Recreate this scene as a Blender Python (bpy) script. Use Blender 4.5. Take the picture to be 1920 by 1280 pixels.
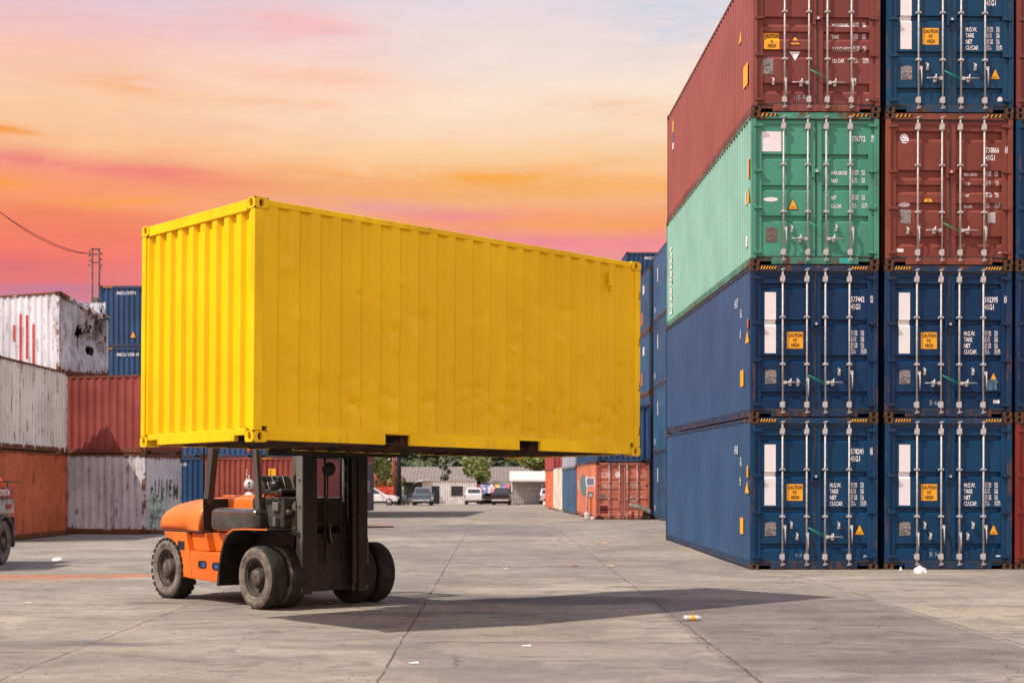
import bpy, bmesh, math, random
from mathutils import Vector, Matrix, noise as mnoise
PI = math.pi
R = math.radians
random.seed(7)
scene = bpy.context.scene
for o in list(bpy.data.objects): bpy.data.objects.remove(o)

# ------------------------------------------------------------ camera, exposure
F, HOR, CAMZ = 2709.0, 905.0, 1.65
cd = bpy.data.cameras.new('camera')
cam = bpy.data.objects.new('camera', cd); scene.collection.objects.link(cam)
cam.location = (0, 0, CAMZ); cam.rotation_euler = (PI/2, 0, 0)
cd.sensor_width = 36; cd.lens = 36*F/1920; cd.shift_y = (HOR-640)/1920
cd.clip_start = .1; cd.clip_end = 5000
cd.dof.use_dof = True; cd.dof.focus_distance = 23; cd.dof.aperture_fstop = 2.3
scene.camera = cam
scene.view_settings.view_transform = 'Standard'
scene.view_settings.look = 'None'
scene.view_settings.gamma = 1
EXPO = 0.35
scene.view_settings.exposure = EXPO
try:
    scene.cycles.max_bounces = 6; scene.cycles.diffuse_bounces = 3; scene.cycles.use_denoising = True
except Exception: pass

def s2l(c):
    return tuple((v/255/12.92 if v/255 <= .04045 else ((v/255+.055)/1.055)**2.4) for v in c)

def at(px, py, Y):
    return Vector(((px-960)/F*Y, Y, CAMZ-(py-HOR)/F*Y))

# ------------------------------------------------------------ node helper
class NT:
    def __init__(s, tree): s.t = tree; s.n = tree.nodes; s.l = tree.links
    def new(s, typ, **kw):
        nd = s.n.new(typ)
        for k, v in kw.items(): setattr(nd, k, v)
        return nd
    def put(s, sock, v):
        if hasattr(v, 'is_output') or isinstance(v, bpy.types.NodeSocket): s.l.new(v, sock)
        elif isinstance(v, (tuple, list)):
            d = len(sock.default_value)
            v = tuple(v)
            if d == 4 and len(v) == 3: v = v+(1,)
            sock.default_value = v
        else: sock.default_value = v
    def m(s, op, a, b=None, c=None, clamp=False):
        nd = s.new('ShaderNodeMath', operation=op, use_clamp=clamp)
        s.put(nd.inputs[0], a)
        if b is not None: s.put(nd.inputs[1], b)
        if c is not None: s.put(nd.inputs[2], c)
        return nd.outputs[0]
    def mix(s, f, a, b):
        nd = s.new('ShaderNodeMix', data_type='RGBA')
        s.put(nd.inputs[0], f); s.put(nd.inputs[6], a); s.put(nd.inputs[7], b)
        return nd.outputs[2]
    def noise(s, vec, scale, detail=4, rough=.55, dist=0, out=0):
        nd = s.new('ShaderNodeTexNoise'); s.l.new(vec, nd.inputs['Vector'])
        nd.inputs['Scale'].default_value = scale; nd.inputs['Detail'].default_value = detail
        nd.inputs['Roughness'].default_value = rough; nd.inputs['Distortion'].default_value = dist
        return nd.outputs[out]
    def mapv(s, vec, sc=(1, 1, 1), loc=(0, 0, 0), rot=(0, 0, 0)):
        nd = s.new('ShaderNodeMapping'); s.l.new(vec, nd.inputs[0])
        nd.inputs['Scale'].default_value = sc; nd.inputs['Location'].default_value = loc; nd.inputs['Rotation'].default_value = rot
        return nd.outputs[0]
    def ss(s, v, a, b, ta=0, tb=1):
        nd = s.new('ShaderNodeMapRange', interpolation_type='SMOOTHSTEP')
        s.put(nd.inputs[0], v); nd.inputs[1].default_value = a; nd.inputs[2].default_value = b
        nd.inputs[3].default_value = ta; nd.inputs[4].default_value = tb
        return nd.outputs[0]
    def sep(s, v):
        nd = s.new('ShaderNodeSeparateXYZ'); s.l.new(v, nd.inputs[0]); return nd.outputs
    def comb(s, x, y, z):
        nd = s.new('ShaderNodeCombineXYZ')
        for i, v in enumerate((x, y, z)): s.put(nd.inputs[i], v)
        return nd.outputs[0]

# ------------------------------------------------------------ sun and sky
SUN_EL = R(53.9)
sx, sy = -.892, -.453                              # horizontal direction towards the sun
sd = bpy.data.lights.new('sun', 'SUN'); sd.energy = 4.05; sd.angle = R(.55); sd.color = (1, .91, .78)
sun = bpy.data.objects.new('sun', sd); scene.collection.objects.link(sun)
to_sun = Vector((sx*math.cos(SUN_EL), sy*math.cos(SUN_EL), math.sin(SUN_EL)))
sun.rotation_euler = to_sun.to_track_quat('Z', 'Y').to_euler(); sun.location = (-30, -20, 40)

world = bpy.data.worlds.new('World'); scene.world = world; world.use_nodes = True
w = NT(world.node_tree); w.n.clear()
wo = w.new('ShaderNodeOutputWorld')
sky = w.new('ShaderNodeTexSky', sky_type='NISHITA', sun_disc=False)
sky.sun_elevation = SUN_EL; sky.sun_rotation = math.atan2(sx, sy)
bg1 = w.new('ShaderNodeBackground'); w.l.new(sky.outputs[0], bg1.inputs[0]); bg1.inputs[1].default_value = .15
tc = w.new('ShaderNodeTexCoord').outputs['Generated']
gx, gy, gz = w.sep(tc)
az = w.m('ARCTAN2', gx, gy); el = w.m('ARCSINE', gz)
pxn = w.m('MULTIPLY_ADD', az, 2709/1920, .5)       # 0..1 across the part of the sky the photo shows
pyn = w.m('MULTIPLY_ADD', el, -2709/1280, 905/1280)
uv = w.comb(pxn, pyn, 0)
nA = w.noise(w.mapv(uv, (1.6, 6, 1)), 1.6, 6, .55, .3)
nB = w.noise(w.mapv(uv, (1.1, 9, 1), (3, 7, 0), (0, 0, R(-4))), 1.7, 6, .6, .5)
nC = w.noise(w.mapv(uv, (2.2, 10, 1), (9, 1, 0), (0, 0, R(3))), 2.2, 7, .62, .4)
nD = w.noise(w.mapv(uv, (3.2, 13, 1), (5, 5, 0), (0, 0, R(-7))), 2.4, 9, .66, .7)
yy = w.m('ADD', pyn, w.m('MULTIPLY', w.m('SUBTRACT', nA, .5), .075))
yy = w.m('ADD', yy, w.m('ADD', w.m('MULTIPLY', w.m('SUBTRACT', nC, .5), .02), w.m('MULTIPLY', w.m('SUBTRACT', nD, .5), .05)))
def ramp(stops, f):
    nd = w.new('ShaderNodeValToRGB'); w.l.new(f, nd.inputs[0]); cr = nd.color_ramp
    cr.interpolation = 'EASE' if False else 'LINEAR'
    while len(cr.elements) > 1: cr.elements.remove(cr.elements[-1])
    first = True
    for p, c in stops:
        e = cr.elements[0] if first else cr.elements.new(p)
        e.position = p; e.color = s2l(c)+(1,); first = False
    return nd.outputs[0]
yr = w.m('MULTIPLY', yy, 1/.8, clamp=True)         # 0 top of picture, 1 = y 1024
def P(y): return y/1280/.8
left = ramp([(P(0), (217, 196, 216)), (P(70), (232, 196, 206)), (P(150), (250, 196, 180)), (P(230), (251, 204, 166)), (P(300), (251, 194, 150)), (P(345), (247, 158, 126)),
             (P(400), (248, 156, 112)), (P(440), (246, 136, 104)), (P(505), (243, 122, 108)), (P(545), (228, 118, 122)), (P(575), (206, 132, 158)), (P(700), (225, 165, 160)), (P(900), (235, 195, 180))], yr)
right = ramp([(P(0), (218, 216, 226)), (P(80), (240, 222, 218)), (P(200), (251, 226, 204)), (P(260), (251, 218, 186)), (P(320), (250, 200, 150)), (P(360), (249, 178, 112)),
              (P(400), (247, 178, 132)), (P(430), (247, 165, 115)), (P(470), (240, 148, 148)), (P(520), (236, 150, 150)), (P(600), (235, 165, 150)), (P(900), (235, 200, 180))], yr)
fx = w.ss(w.m('ADD', pxn, w.m('MULTIPLY', w.m('SUBTRACT', nB, .5), .35)), .05, .48)
col = w.mix(fx, left, right)
def streak(col, px, py, wx, wy, c, st, tilt=0.0):
    a = w.m('DIVIDE', w.m('SUBTRACT', pxn, px/1920), wx/1920)
    b0 = w.m('ADD', w.m('SUBTRACT', pyn, py/1280), w.m('MULTIPLY', w.m('SUBTRACT', pxn, px/1920), -tilt))
    b0 = w.m('ADD', b0, w.m('MULTIPLY', w.m('SUBTRACT', nC, .5), .03))
    b = w.m('DIVIDE', b0, wy/1280)
    r2 = w.m('ADD', w.m('MULTIPLY', a, a), w.m('MULTIPLY', b, b))
    g = w.m('EXPONENT', w.m('MULTIPLY', r2, -1.0))
    g = w.m('MULTIPLY', w.m('MULTIPLY', g, w.ss(nB, .25, .6, .5, 1)), w.ss(nD, .36, .58, .3, 1.15))
    return w.mix(w.m('MULTIPLY', g, st, clamp=True), col, s2l(c))
for a in [(560, 88, 150, 38, (252, 176, 172), .75, .03), (600, 175, 190, 30, (252, 186, 158), .55, .05), (900, 60, 330, 40, (232, 214, 222), .5, 0),
          (1250, 60, 160, 60, (206, 212, 226), .8, 0), (1150, 215, 130, 16, (246, 196, 160), .6, .12), (270, 200, 120, 24, (249, 178, 122), .6, .08),
          (40, 292, 80, 9, (246, 158, 78), .9, 0), (560, 222, 110, 10, (248, 176, 128), .6, .03), (380, 265, 220, 18, (250, 194, 160), .5, 0),
          (90, 340, 190, 15, (232, 128, 130), .75, .06), (330, 352, 160, 16, (242, 132, 122), .8, .05), (10, 378, 110, 12, (252, 160, 54), .9, .03), (240, 402, 130, 11, (251, 164, 76), .8, -.02),
          (640, 345, 180, 20, (248, 176, 110), .7, 0), (960, 346, 150, 11, (248, 168, 66), 1, .02), (1120, 352, 160, 16, (250, 176, 100), .7, 0), (800, 300, 260, 16, (252, 208, 158), .6, 0),
          (700, 395, 150, 14, (226, 158, 164), .8, .05), (860, 412, 150, 14, (240, 144, 148), .85, .02), (1090, 425, 190, 14, (250, 164, 92), .9, 0), (1080, 462, 220, 14, (240, 140, 150), .9, 0),
          (120, 440, 130, 22, (244, 136, 98), .6, .03), (50, 524, 100, 10, (206, 116, 132), .65, .02), (140, 470, 160, 26, (244, 124, 106), .6, 0), (180, 560, 170, 10, (200, 126, 150), .6, 0)]:
    col = streak(col, *a)
# thin high cloud texture
tex = w.m('ADD', w.ss(nC, .3, .75, -.02, .025), w.m('MULTIPLY', w.m('SUBTRACT', w.noise(w.mapv(uv, (5, 11, 1), (2, 2, 0), (0, 0, R(-12))), 2.6, 8, .62, .6), .5), .11))
col2 = w.new('ShaderNodeVectorMath', operation='SCALE'); w.l.new(col, col2.inputs[0]); w.l.new(w.m('MULTIPLY', w.m('ADD', tex, 1), w.m('MULTIPLY', w.ss(gy, .15, -.45, 1, 1.5), w.ss(el, .36, .7, 1, 1.3))), col2.inputs['Scale'])
bg2 = w.new('ShaderNodeBackground'); w.l.new(col2.outputs[0], bg2.inputs[0]); bg2.inputs[1].default_value = 2**(-EXPO)
mx = w.new('ShaderNodeMixShader')
w.l.new(w.ss(el, .60, 1.05), mx.inputs[0]); w.l.new(bg2.outputs[0], mx.inputs[1]); w.l.new(bg1.outputs[0], mx.inputs[2])
w.l.new(mx.outputs[0], wo.inputs[0])

# ------------------------------------------------------------ materials
MATS = {}
def simple(name, c, rough=.5, metal=0, spec=.5, var=.12, vs=3, bump=0, bs=30, coat=0, emis=None):
    if name in MATS: return MATS[name]
    m = bpy.data.materials.new(name); m.use_nodes = True; t = NT(m.node_tree)
    b = t.n['Principled BSDF']
    oc = t.new('ShaderNodeTexCoord').outputs['Object']
    n = t.noise(oc, vs, 5, .6)
    dark = tuple(v*(1-var*1.6) for v in c); lite = tuple(min(1, v*(1+var)) for v in c)
    t.put(b.inputs['Base Color'], t.mix(t.ss(n, .3, .7), dark, lite))
    t.put(b.inputs['Roughness'], t.ss(t.noise(oc, vs*2.3, 4), .3, .7, max(0, rough-.08), min(1, rough+.08)))
    b.inputs['Metallic'].default_value = metal
    b.inputs['Specular IOR Level'].default_value = spec
    if coat: b.inputs['Coat Weight'].default_value = coat
    if bump:
        bn = t.new('ShaderNodeBump'); bn.inputs['Strength'].default_value = bump; bn.inputs['Distance'].default_value = .01
        t.l.new(t.noise(oc, bs, 4), bn.inputs['Height']); t.l.new(bn.outputs[0], b.inputs['Normal'])
    MATS[name] = m; return m

def paint(name, c, rust=.2, dirt=.3, H=2.9, seed=0, rough=.5, dents=.25, fade=None, rustc=(.13, .05, .022), sc=1.0, dirtc=(.05, .042, .035), spec=.35, var=1.0, groove_shade=0):
    """weathered container paint: faded patches, dirt runs, rust blooming at the edges, shade painted into the corrugation"""
    if name in MATS: return MATS[name]
    m = bpy.data.materials.new(name); m.use_nodes = True; t = NT(m.node_tree)
    b = t.n['Principled BSDF']
    oc0 = t.new('ShaderNodeTexCoord').outputs['Object']
    oc = t.mapv(oc0, (1, 1, 1), (seed*3.7, seed*5.1, seed*1.3))
    z = t.sep(oc0)[2]
    big = t.noise(oc, .7*sc, 5, .55)
    mid = t.noise(oc, 3.1*sc, 6, .65)
    run = t.noise(t.mapv(oc, (7*sc, 7*sc, .45)), 1.0, 6, .65, .2)
    fine = t.noise(oc, 38, 4, .7)
    fade = fade or tuple(min(1, v*1.25+.004) for v in c)
    dk = tuple(v*.8 for v in c)
    col = t.mix(t.ss(big, .3, .72, 0, var), dk, fade)
    col = t.mix(t.ss(run, .42, .75, 0, .35*var), col, tuple(v*.75 for v in fade))
    edge = t.m('ADD', t.ss(z, 0, .34, 1, 0), t.ss(z, H-.28, H, 0, 1))
    dm = t.m('ADD', t.m('MULTIPLY', edge, .22), t.m('ADD', t.m('MULTIPLY', run, .55), t.m('MULTIPLY', mid, .45)))
    if groove_shade:
        gx_ = t.sep(oc0)[0]; col = t.mix(t.m('MULTIPLY', t.ss(gx_, .020, .046, 0, groove_shade), t.ss(gx_, .05, .054, 1, 0)), col, tuple(v*.35 for v in c))  # groove floors darkened in the colour to stand in for their shade
    dmask = t.ss(dm, .70-.3*dirt, 1.02-.3*dirt, 0, .75)
    col = t.mix(dmask, col, dirtc)
    rn = t.m('ADD', t.m('MULTIPLY', edge, .16), t.m('ADD', t.m('MULTIPLY', mid, .6), t.m('MULTIPLY', run, .4)))
    th = .83-.36*rust
    rmask = t.ss(t.m('ADD', rn, t.m('MULTIPLY', t.m('SUBTRACT', fine, .5), .12)), th, th+.045)
    if rust > .3 and H < 4:
        rs = t.noise(t.mapv(oc, (11, 11, .8)), 1.0, 5, .7, .15); src = t.ss(mid, .42, .58)
        rmask = t.m('MAXIMUM', rmask, t.m('MULTIPLY', t.m('MULTIPLY', t.ss(rs, .555-.06*rust, .65-.06*rust), src), .85))
        rmask = t.m('MAXIMUM', rmask, t.m('MULTIPLY', t.ss(t.m('ADD', fine, t.m('MULTIPLY', big, .6)), .99, 1.07), .8))
    rc = t.mix(fine, tuple(v*.5 for v in rustc), tuple(v*1.7 for v in rustc))
    col = t.mix(rmask, col, rc)
    t.put(b.inputs['Base Color'], col)
    t.put(b.inputs['Roughness'], t.m('ADD', t.m('MULTIPLY', rmask, .3), t.ss(mid, .3, .7, rough-.06, rough+.12), clamp=True))
    b.inputs['Specular IOR Level'].default_value = spec
    bn = t.new('ShaderNodeBump'); bn.inputs['Strength'].default_value = dents; bn.inputs['Distance'].default_value = .03
    hgt = t.m('ADD', t.m('MULTIPLY', t.noise(oc, 2.4, 3), 1), t.m('MULTIPLY', t.noise(oc, 11, 4), .18))
    t.l.new(t.m('ADD', hgt, t.m('MULTIPLY', rmask, .03)), bn.inputs['Height']); t.l.new(bn.outputs[0], b.inputs['Normal'])
    MATS[name] = m; return m

# ------------------------------------------------------------ mesh helpers
class MB:
    def __init__(s): s.v = []; s.f = []; s.mi = []; s.sm = []
    def add(s, vs, fs, mi=0, smooth=False):
        n = len(s.v); s.v += [tuple(q) for q in vs]
        for f in fs: s.f.append([i+n for i in f]); s.mi.append(mi); s.sm.append(smooth)
        return s
    def box(s, x0, x1, y0, y1, z0, z1, mi=0, M=None):
        vs = [Vector(p) for p in ((x0, y0, z0), (x1, y0, z0), (x1, y1, z0), (x0, y1, z0), (x0, y0, z1), (x1, y0, z1), (x1, y1, z1), (x0, y1, z1))]
        if M: vs = [M@q for q in vs]
        return s.add(vs, [(0, 3, 2, 1), (4, 5, 6, 7), (0, 1, 5, 4), (1, 2, 6, 5), (2, 3, 7, 6), (3, 0, 4, 7)], mi)
    def tube(s, pts, r, n=8, mi=0, caps=True, smooth=True):
        pts = [Vector(p) for p in pts]; rr = r if isinstance(r, (list, tuple)) else [r]*len(pts)
        vs = []; fs = []
        up = Vector((0, 0, 1)); prev = None
        for i, p in enumerate(pts):
            d = (pts[min(i+1, len(pts)-1)]-pts[max(i-1, 0)]).normalized()
            if prev is None:
                a = d.orthogonal().normalized()
                if abs(d.z) < .9: a = up.cross(d).normalized()
            else:
                a = (prev-d*prev.dot(d)).normalized()
            prev = a; b = d.cross(a)
            for k in range(n):
                t = 2*PI*k/n + PI/n
                vs.append(p+(a*math.cos(t)+b*math.sin(t))*rr[i])
        for i in range(len(pts)-1):
            for k in range(n):
                k2 = (k+1) % n
                fs.append((i*n+k, i*n+k2, (i+1)*n+k2, (i+1)*n+k))
        s.add(vs, fs, mi, smooth)
        if caps:
            m = len(s.v)-len(vs)
            s.f.append([m+k for k in range(n)][::-1]); s.mi.append(mi); s.sm.append(False)
            q = m+(len(pts)-1)*n
            s.f.append([q+k for k in range(n)]); s.mi.append(mi); s.sm.append(False)
        return s
    def lathe(s, prof, axis='y', c=(0, 0, 0), n=24, mi=0, smooth=True):
        """prof = [(r, h)] around axis through c"""
        vs = []; fs = []; c = Vector(c)
        for r, h in prof:
            for k in range(n):
                t = 2*PI*k/n; a, b = r*math.cos(t), r*math.sin(t)
                q = {'y': (a, h, b), 'x': (h, a, b), 'z': (a, b, h)}[axis]
                vs.append(c+Vector(q))
        for i in range(len(prof)-1):
            for k in range(n):
                k2 = (k+1) % n; fs.append((i*n+k, i*n+k2, (i+1)*n+k2, (i+1)*n+k))
        return s.add(vs, fs, mi, smooth)
    def prism(s, poly, a, b, axis='y', mi=0):
        """poly in the plane across the axis: axis y -> (x,z); x -> (y,z); z -> (x,y)"""
        def q(p, h): return {'y': (p[0], h, p[1]), 'x': (h, p[0], p[1]), 'z': (p[0], p[1], h)}[axis]
        n = len(poly); vs = [q(p, a) for p in poly]+[q(p, b) for p in poly]
        fs = [tuple(range(n))[::-1], tuple(range(n, 2*n))]+[(i, (i+1) % n, n+(i+1) % n, n+i) for i in range(n)]
        return s.add(vs, fs, mi)
    def mesh(s, name, mats):
        me = bpy.data.meshes.new(name); me.from_pydata(s.v, [], s.f)
        for m in (mats if isinstance(mats, (list, tuple)) else [mats]): me.materials.append(m)
        me.polygons.foreach_set('material_index', s.mi); me.polygons.foreach_set('use_smooth', s.sm)
        bm = bmesh.new(); bm.from_mesh(me); bmesh.ops.recalc_face_normals(bm, faces=bm.faces); bm.to_mesh(me); bm.free()
        me.update(); return me

def link(o, parent=None):
    scene.collection.objects.link(o)
    if parent: o.parent = parent
    return o
def obj(name, mb, mats, parent=None, bevel=0, subsurf=0, seg=2):
    me = mb.mesh(name, mats) if isinstance(mb, MB) else mb
    o = link(bpy.data.objects.new(name, me), parent)
    if bevel:
        md = o.modifiers.new('bevel', 'BEVEL'); md.width = bevel; md.segments = seg; md.limit_method = 'ANGLE'; md.angle_limit = R(35); md.harden_normals = False
    if subsurf:
        md = o.modifiers.new('sub', 'SUBSURF'); md.levels = subsurf; md.render_levels = subsurf
    return o
def tag(o, label, cat, group=None):
    o['label'] = label; o['category'] = cat
    if group: o['group'] = group
    return o
def thing(name, label, cat, loc=(0, 0, 0), rot=(0, 0, 0), group=None):
    o = bpy.data.objects.new(name, None); scene.collection.objects.link(o); o.empty_display_size = .3
    o.location = loc; o.rotation_euler = rot
    return tag(o, label, cat, group)

_tcache = {}
def text_geo(txt, size, sxx=.62, bold=.018, align='LEFT', line=1.0):
    key = (txt, size, sxx, bold, align, line)
    if key in _tcache: return _tcache[key]
    cu = bpy.data.curves.new('t', 'FONT'); cu.body = txt; cu.size = size; cu.resolution_u = 2; cu.offset = size*bold
    cu.align_x = align; cu.space_line = line
    ob = bpy.data.objects.new('t', cu); scene.collection.objects.link(ob)
    dg = bpy.context.evaluated_depsgraph_get(); me = bpy.data.meshes.new_from_object(ob.evaluated_get(dg))
    vs = [(v.co.x*sxx, v.co.y) for v in me.vertices]; fs = [tuple(p.vertices) for p in me.polygons]
    bpy.data.objects.remove(ob); bpy.data.curves.remove(cu); bpy.data.meshes.remove(me)
    _tcache[key] = (vs, fs); return vs, fs

# ------------------------------------------------------------ ground
def sstep(v, a, b):
    t = max(0, min(1, (v-a)/(b-a))); return t*t*(3-2*t)
def gz(x, y):
    return .09*sstep(y, 27.5, 40)*(1-sstep(y, 58, 66))*sstep(x, 1.5, 4.5) - .0075*max(0, min(105, y-65))

def make_ground():
    xs = [-900, -300, -120, -60, -40]+[-30+i*1.5 for i in range(41)]+[40, 60, 120, 300, 900]
    ys = [-80, -20, 0]+[4+i*2 for i in range(36)]+[80, 95, 110, 130, 150, 170, 200, 300, 600, 1500]
    vs = [(x, y, gz(x, y)) for y in ys for x in xs]; nx = len(xs)
    fs = [(j*nx+i, j*nx+i+1, (j+1)*nx+i+1, (j+1)*nx+i) for j in range(len(ys)-1) for i in range(nx-1)]
    mb = MB().add(vs, fs, 0, True)
    m = bpy.data.materials.new('yard_concrete'); m.use_nodes = True; t = NT(m.node_tree); b = t.n['Principled BSDF']
    oc = t.new('ShaderNodeTexCoord').outputs['Object']
    X, Y, Z = t.sep(oc)
    wob = t.m('MULTIPLY', t.m('SUBTRACT', t.noise(oc, 1.3, 6, .7), .5), .10)
    Xr = t.m('ADD', t.m('ADD', X, t.m('MULTIPLY', Y, .011)), wob)
    cxf = t.m('DIVIDE', t.m('ADD', Xr, .98), 3.18)
    ci = t.m('FLOOR', cxf); cf = t.m('FRACT', cxf)
    dX = t.m('MULTIPLY', t.m('MINIMUM', cf, t.m('SUBTRACT', 1, cf)), 3.18)
    wn = t.new('ShaderNodeTexWhiteNoise', noise_dimensions='1D'); t.l.new(ci, wn.inputs['W'])
    # joints across the lanes, staggered from lane to lane (15.0 m in the middle lane, 20.5 m in the next)
    off = t.m('MULTIPLY', ci, 5.5)
    Yr = t.m('ADD', t.m('ADD', Y, t.m('MULTIPLY', X, .02)), t.m('MULTIPLY', wob, 1.6))
    cyf = t.m('DIVIDE', t.m('SUBTRACT', t.m('SUBTRACT', Yr, 5.0), off), 10.0)
    cj = t.m('FLOOR', cyf); cyfr = t.m('FRACT', cyf)
    dY = t.m('MULTIPLY', t.m('MINIMUM', cyfr, t.m('SUBTRACT', 1, cyfr)), 10.0)
    wc = t.new('ShaderNodeTexWhiteNoise', noise_dimensions='2D'); t.l.new(t.comb(ci, cj, 0), wc.inputs['Vector'])
    jn = t.noise(oc, 2.2, 4)
    jw = t.ss(jn, .3, .75, .004, .028)
    jx = t.m('SUBTRACT', 1, t.m('DIVIDE', dX, jw), clamp=True); jy = t.m('SUBTRACT', 1, t.m('DIVIDE', dY, t.m('MULTIPLY', jw, 2.6)), clamp=True)
    # a loose network of cracks
    vo = t.new('ShaderNodeTexVoronoi', feature='DISTANCE_TO_EDGE'); vo.inputs['Scale'].default_value = .17
    t.l.new(t.mapv(t.new('ShaderNodeVectorMath', operation='ADD').outputs[0], (1, 1, 1)), vo.inputs['Vector'])
    vm = [n for n in t.n if n.type == 'VECT_MATH'][-1]
    t.l.new(oc, vm.inputs[0]); t.l.new(t.noise(oc, .9, 6, .7, out=1), vm.inputs[1])
    crack = t.m('MULTIPLY', t.ss(vo.outputs['Distance'], 0, .0045, 1, 0), t.ss(t.noise(oc, .35, 3), .44, .56))
    joint = t.m('MAXIMUM', t.m('MAXIMUM', jx, jy), t.m('MULTIPLY', crack, .75))
    c1, c2, c3 = (.30, .256, .198), (.49, .425, .335), (.275, .240, .202)
    n1 = t.noise(oc, .35, 6, .6); n2 = t.noise(t.mapv(oc, (.35, 1.7, 1)), .8, 7, .65, .4); n3 = t.noise(oc, 6, 6, .75); n4 = t.noise(oc, 70, 3, .7)
    n5 = t.noise(t.mapv(oc, (.22, 2.6, 1), (5, 2, 0)), 1.1, 6, .7, .8)
    col = t.mix(t.ss(n1, .3, .7), c1, c2)
    col = t.mix(t.ss(wc.outputs[0], 0, 1, 0, .5), col, c3)
    col = t.mix(t.ss(n2, .42, .72, 0, .6), col, (.15, .13, .12))
    nb = t.noise(t.mapv(oc, (1, 1.3, 1), (4, 4, 0)), 1.5, 7, .72, .8)
    col = t.mix(t.ss(nb, .50, .66, 0, .62), col, (.125, .105, .095)); col = t.mix(t.ss(nb, .28, .45, .45, 0), col, (.44, .37, .295))
    nl = t.noise(t.mapv(oc, (1, 1, 1), (14, 3, 0)), .42, 5, .6, 1.2); col = t.mix(t.ss(nl, .48, .62, 0, .45), col, (.15, .13, .122))
    ns = t.noise(t.mapv(oc, (1, 1, 1), (3, 9, 0)), 11, 3, .5); col = t.mix(t.ss(ns, .66, .70, 0, .55), col, (.09, .078, .072))
    col = t.mix(t.ss(n5, .54, .78, 0, .65), col, (.12, .105, .098))
    nf = t.noise(t.mapv(oc, (1.2, 4.5, 1), (1, 8, 0)), 2.2, 7, .72, .5)
    col = t.mix(t.ss(nf, .50, .74, 0, .5), col, (.12, .105, .098)); col = t.mix(t.ss(nf, .2, .44, .4, 0), col, (.42, .36, .30))
    col = t.mix(t.ss(n5, .2, .42, .35, 0), col, (.36, .31, .265))
    col = t.mix(t.ss(n3, .35, .75, 0, .45), col, (.15, .13, .12))
    col = t.mix(t.ss(n4, .35, .7, 0, .5), col, (.10, .09, .085))
    pebb = t.ss(t.noise(oc, 26, 2, .5), .70, .76)
    col = t.mix(t.m('MULTIPLY', pebb, .5), col, (.5, .46, .42))
    def patch(col, x0, x1, y0, y1, c, st, soft=.25):
        mk = t.m('MULTIPLY', t.m('MULTIPLY', t.ss(t.m('ADD', Xr, wob), x0-soft, x0+soft), t.ss(t.m('ADD', Xr, wob), x1-soft, x1+soft, 1, 0)),
                 t.m('MULTIPLY', t.ss(Yr, y0-soft, y0+soft), t.ss(Yr, y1-soft, y1+soft, 1, 0)))
        nd = t.new('ShaderNodeMix', data_type='RGBA', blend_type='MULTIPLY'); t.put(nd.inputs[0], t.m('MULTIPLY', mk, t.ss(n2, .2, .6, st*.7, st))); t.put(nd.inputs[6], col); t.put(nd.inputs[7], c)
        return nd.outputs[2]
    col = patch(col, 2.1, 5.3, 12.6, 20.5, (.74, .73, .78), .95, .03)      # darker slab
    col = patch(col, -12, 2.2, 45, 57, (.70, .75, .88), .75, 1.2)            # asphalt band
    col = patch(col, -3.6, 2.2, 41, 44.5, (1.12, 1.12, 1.12), .6, .3)
    col = patch(col, 2.4, 6.0, 19.5, 20.7, (1.15, 1.17, 1.2), .6, .2)
    col = patch(col, -1.2, 2.2, 30, 36, (.88, .90, .94), .6, .5)
    col = patch(col, 5.3, 9, 16.5, 19.5, (1.22, 1.18, 1.08), .7, .7)
    # orange rust stain left of the truck, oil spots
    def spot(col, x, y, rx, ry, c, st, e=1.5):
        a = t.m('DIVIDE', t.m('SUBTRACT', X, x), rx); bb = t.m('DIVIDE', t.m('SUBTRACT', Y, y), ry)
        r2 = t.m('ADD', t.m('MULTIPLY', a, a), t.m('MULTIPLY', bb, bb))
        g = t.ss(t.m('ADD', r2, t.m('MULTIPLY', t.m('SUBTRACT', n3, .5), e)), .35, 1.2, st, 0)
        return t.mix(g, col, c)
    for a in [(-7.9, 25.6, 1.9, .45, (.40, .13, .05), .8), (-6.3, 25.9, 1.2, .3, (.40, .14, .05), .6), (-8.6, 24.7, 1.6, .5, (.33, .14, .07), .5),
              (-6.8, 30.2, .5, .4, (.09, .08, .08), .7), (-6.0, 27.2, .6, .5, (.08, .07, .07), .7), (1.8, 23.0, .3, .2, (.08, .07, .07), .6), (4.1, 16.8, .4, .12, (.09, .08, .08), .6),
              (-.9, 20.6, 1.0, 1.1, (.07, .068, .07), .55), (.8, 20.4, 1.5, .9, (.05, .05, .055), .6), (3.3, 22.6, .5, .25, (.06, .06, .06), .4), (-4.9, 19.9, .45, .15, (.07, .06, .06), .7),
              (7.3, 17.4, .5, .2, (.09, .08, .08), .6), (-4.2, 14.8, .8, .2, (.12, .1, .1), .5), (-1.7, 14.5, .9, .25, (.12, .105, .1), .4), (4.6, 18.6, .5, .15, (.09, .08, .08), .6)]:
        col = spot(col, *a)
    # tyre arcs
    for (x, y, r, wd, st) in [(6.5, 9.0, 5.6, .10, .35), (6.5, 9.0, 5.85, .08, .25), (-9, 6, 9.5, .12, .3), (-9, 6, 10.1, .1, .25), (2, -6, 19.5, .12, .22), (3.5, 21, 3.0, .08, .22)]:
        dx = t.m('SUBTRACT', X, x); dy = t.m('SUBTRACT', Y, y)
        rr = t.m('SQRT', t.m('ADD', t.m('MULTIPLY', dx, dx), t.m('MULTIPLY', dy, dy)))
        g = t.ss(t.m('ABSOLUTE', t.m('SUBTRACT', rr, r)), wd*.4, wd, 1, 0)
        g = t.m('MULTIPLY', g, t.ss(n2, .35, .6, 0, st))
        col = t.mix(g, col, (.09, .08, .08))
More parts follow.
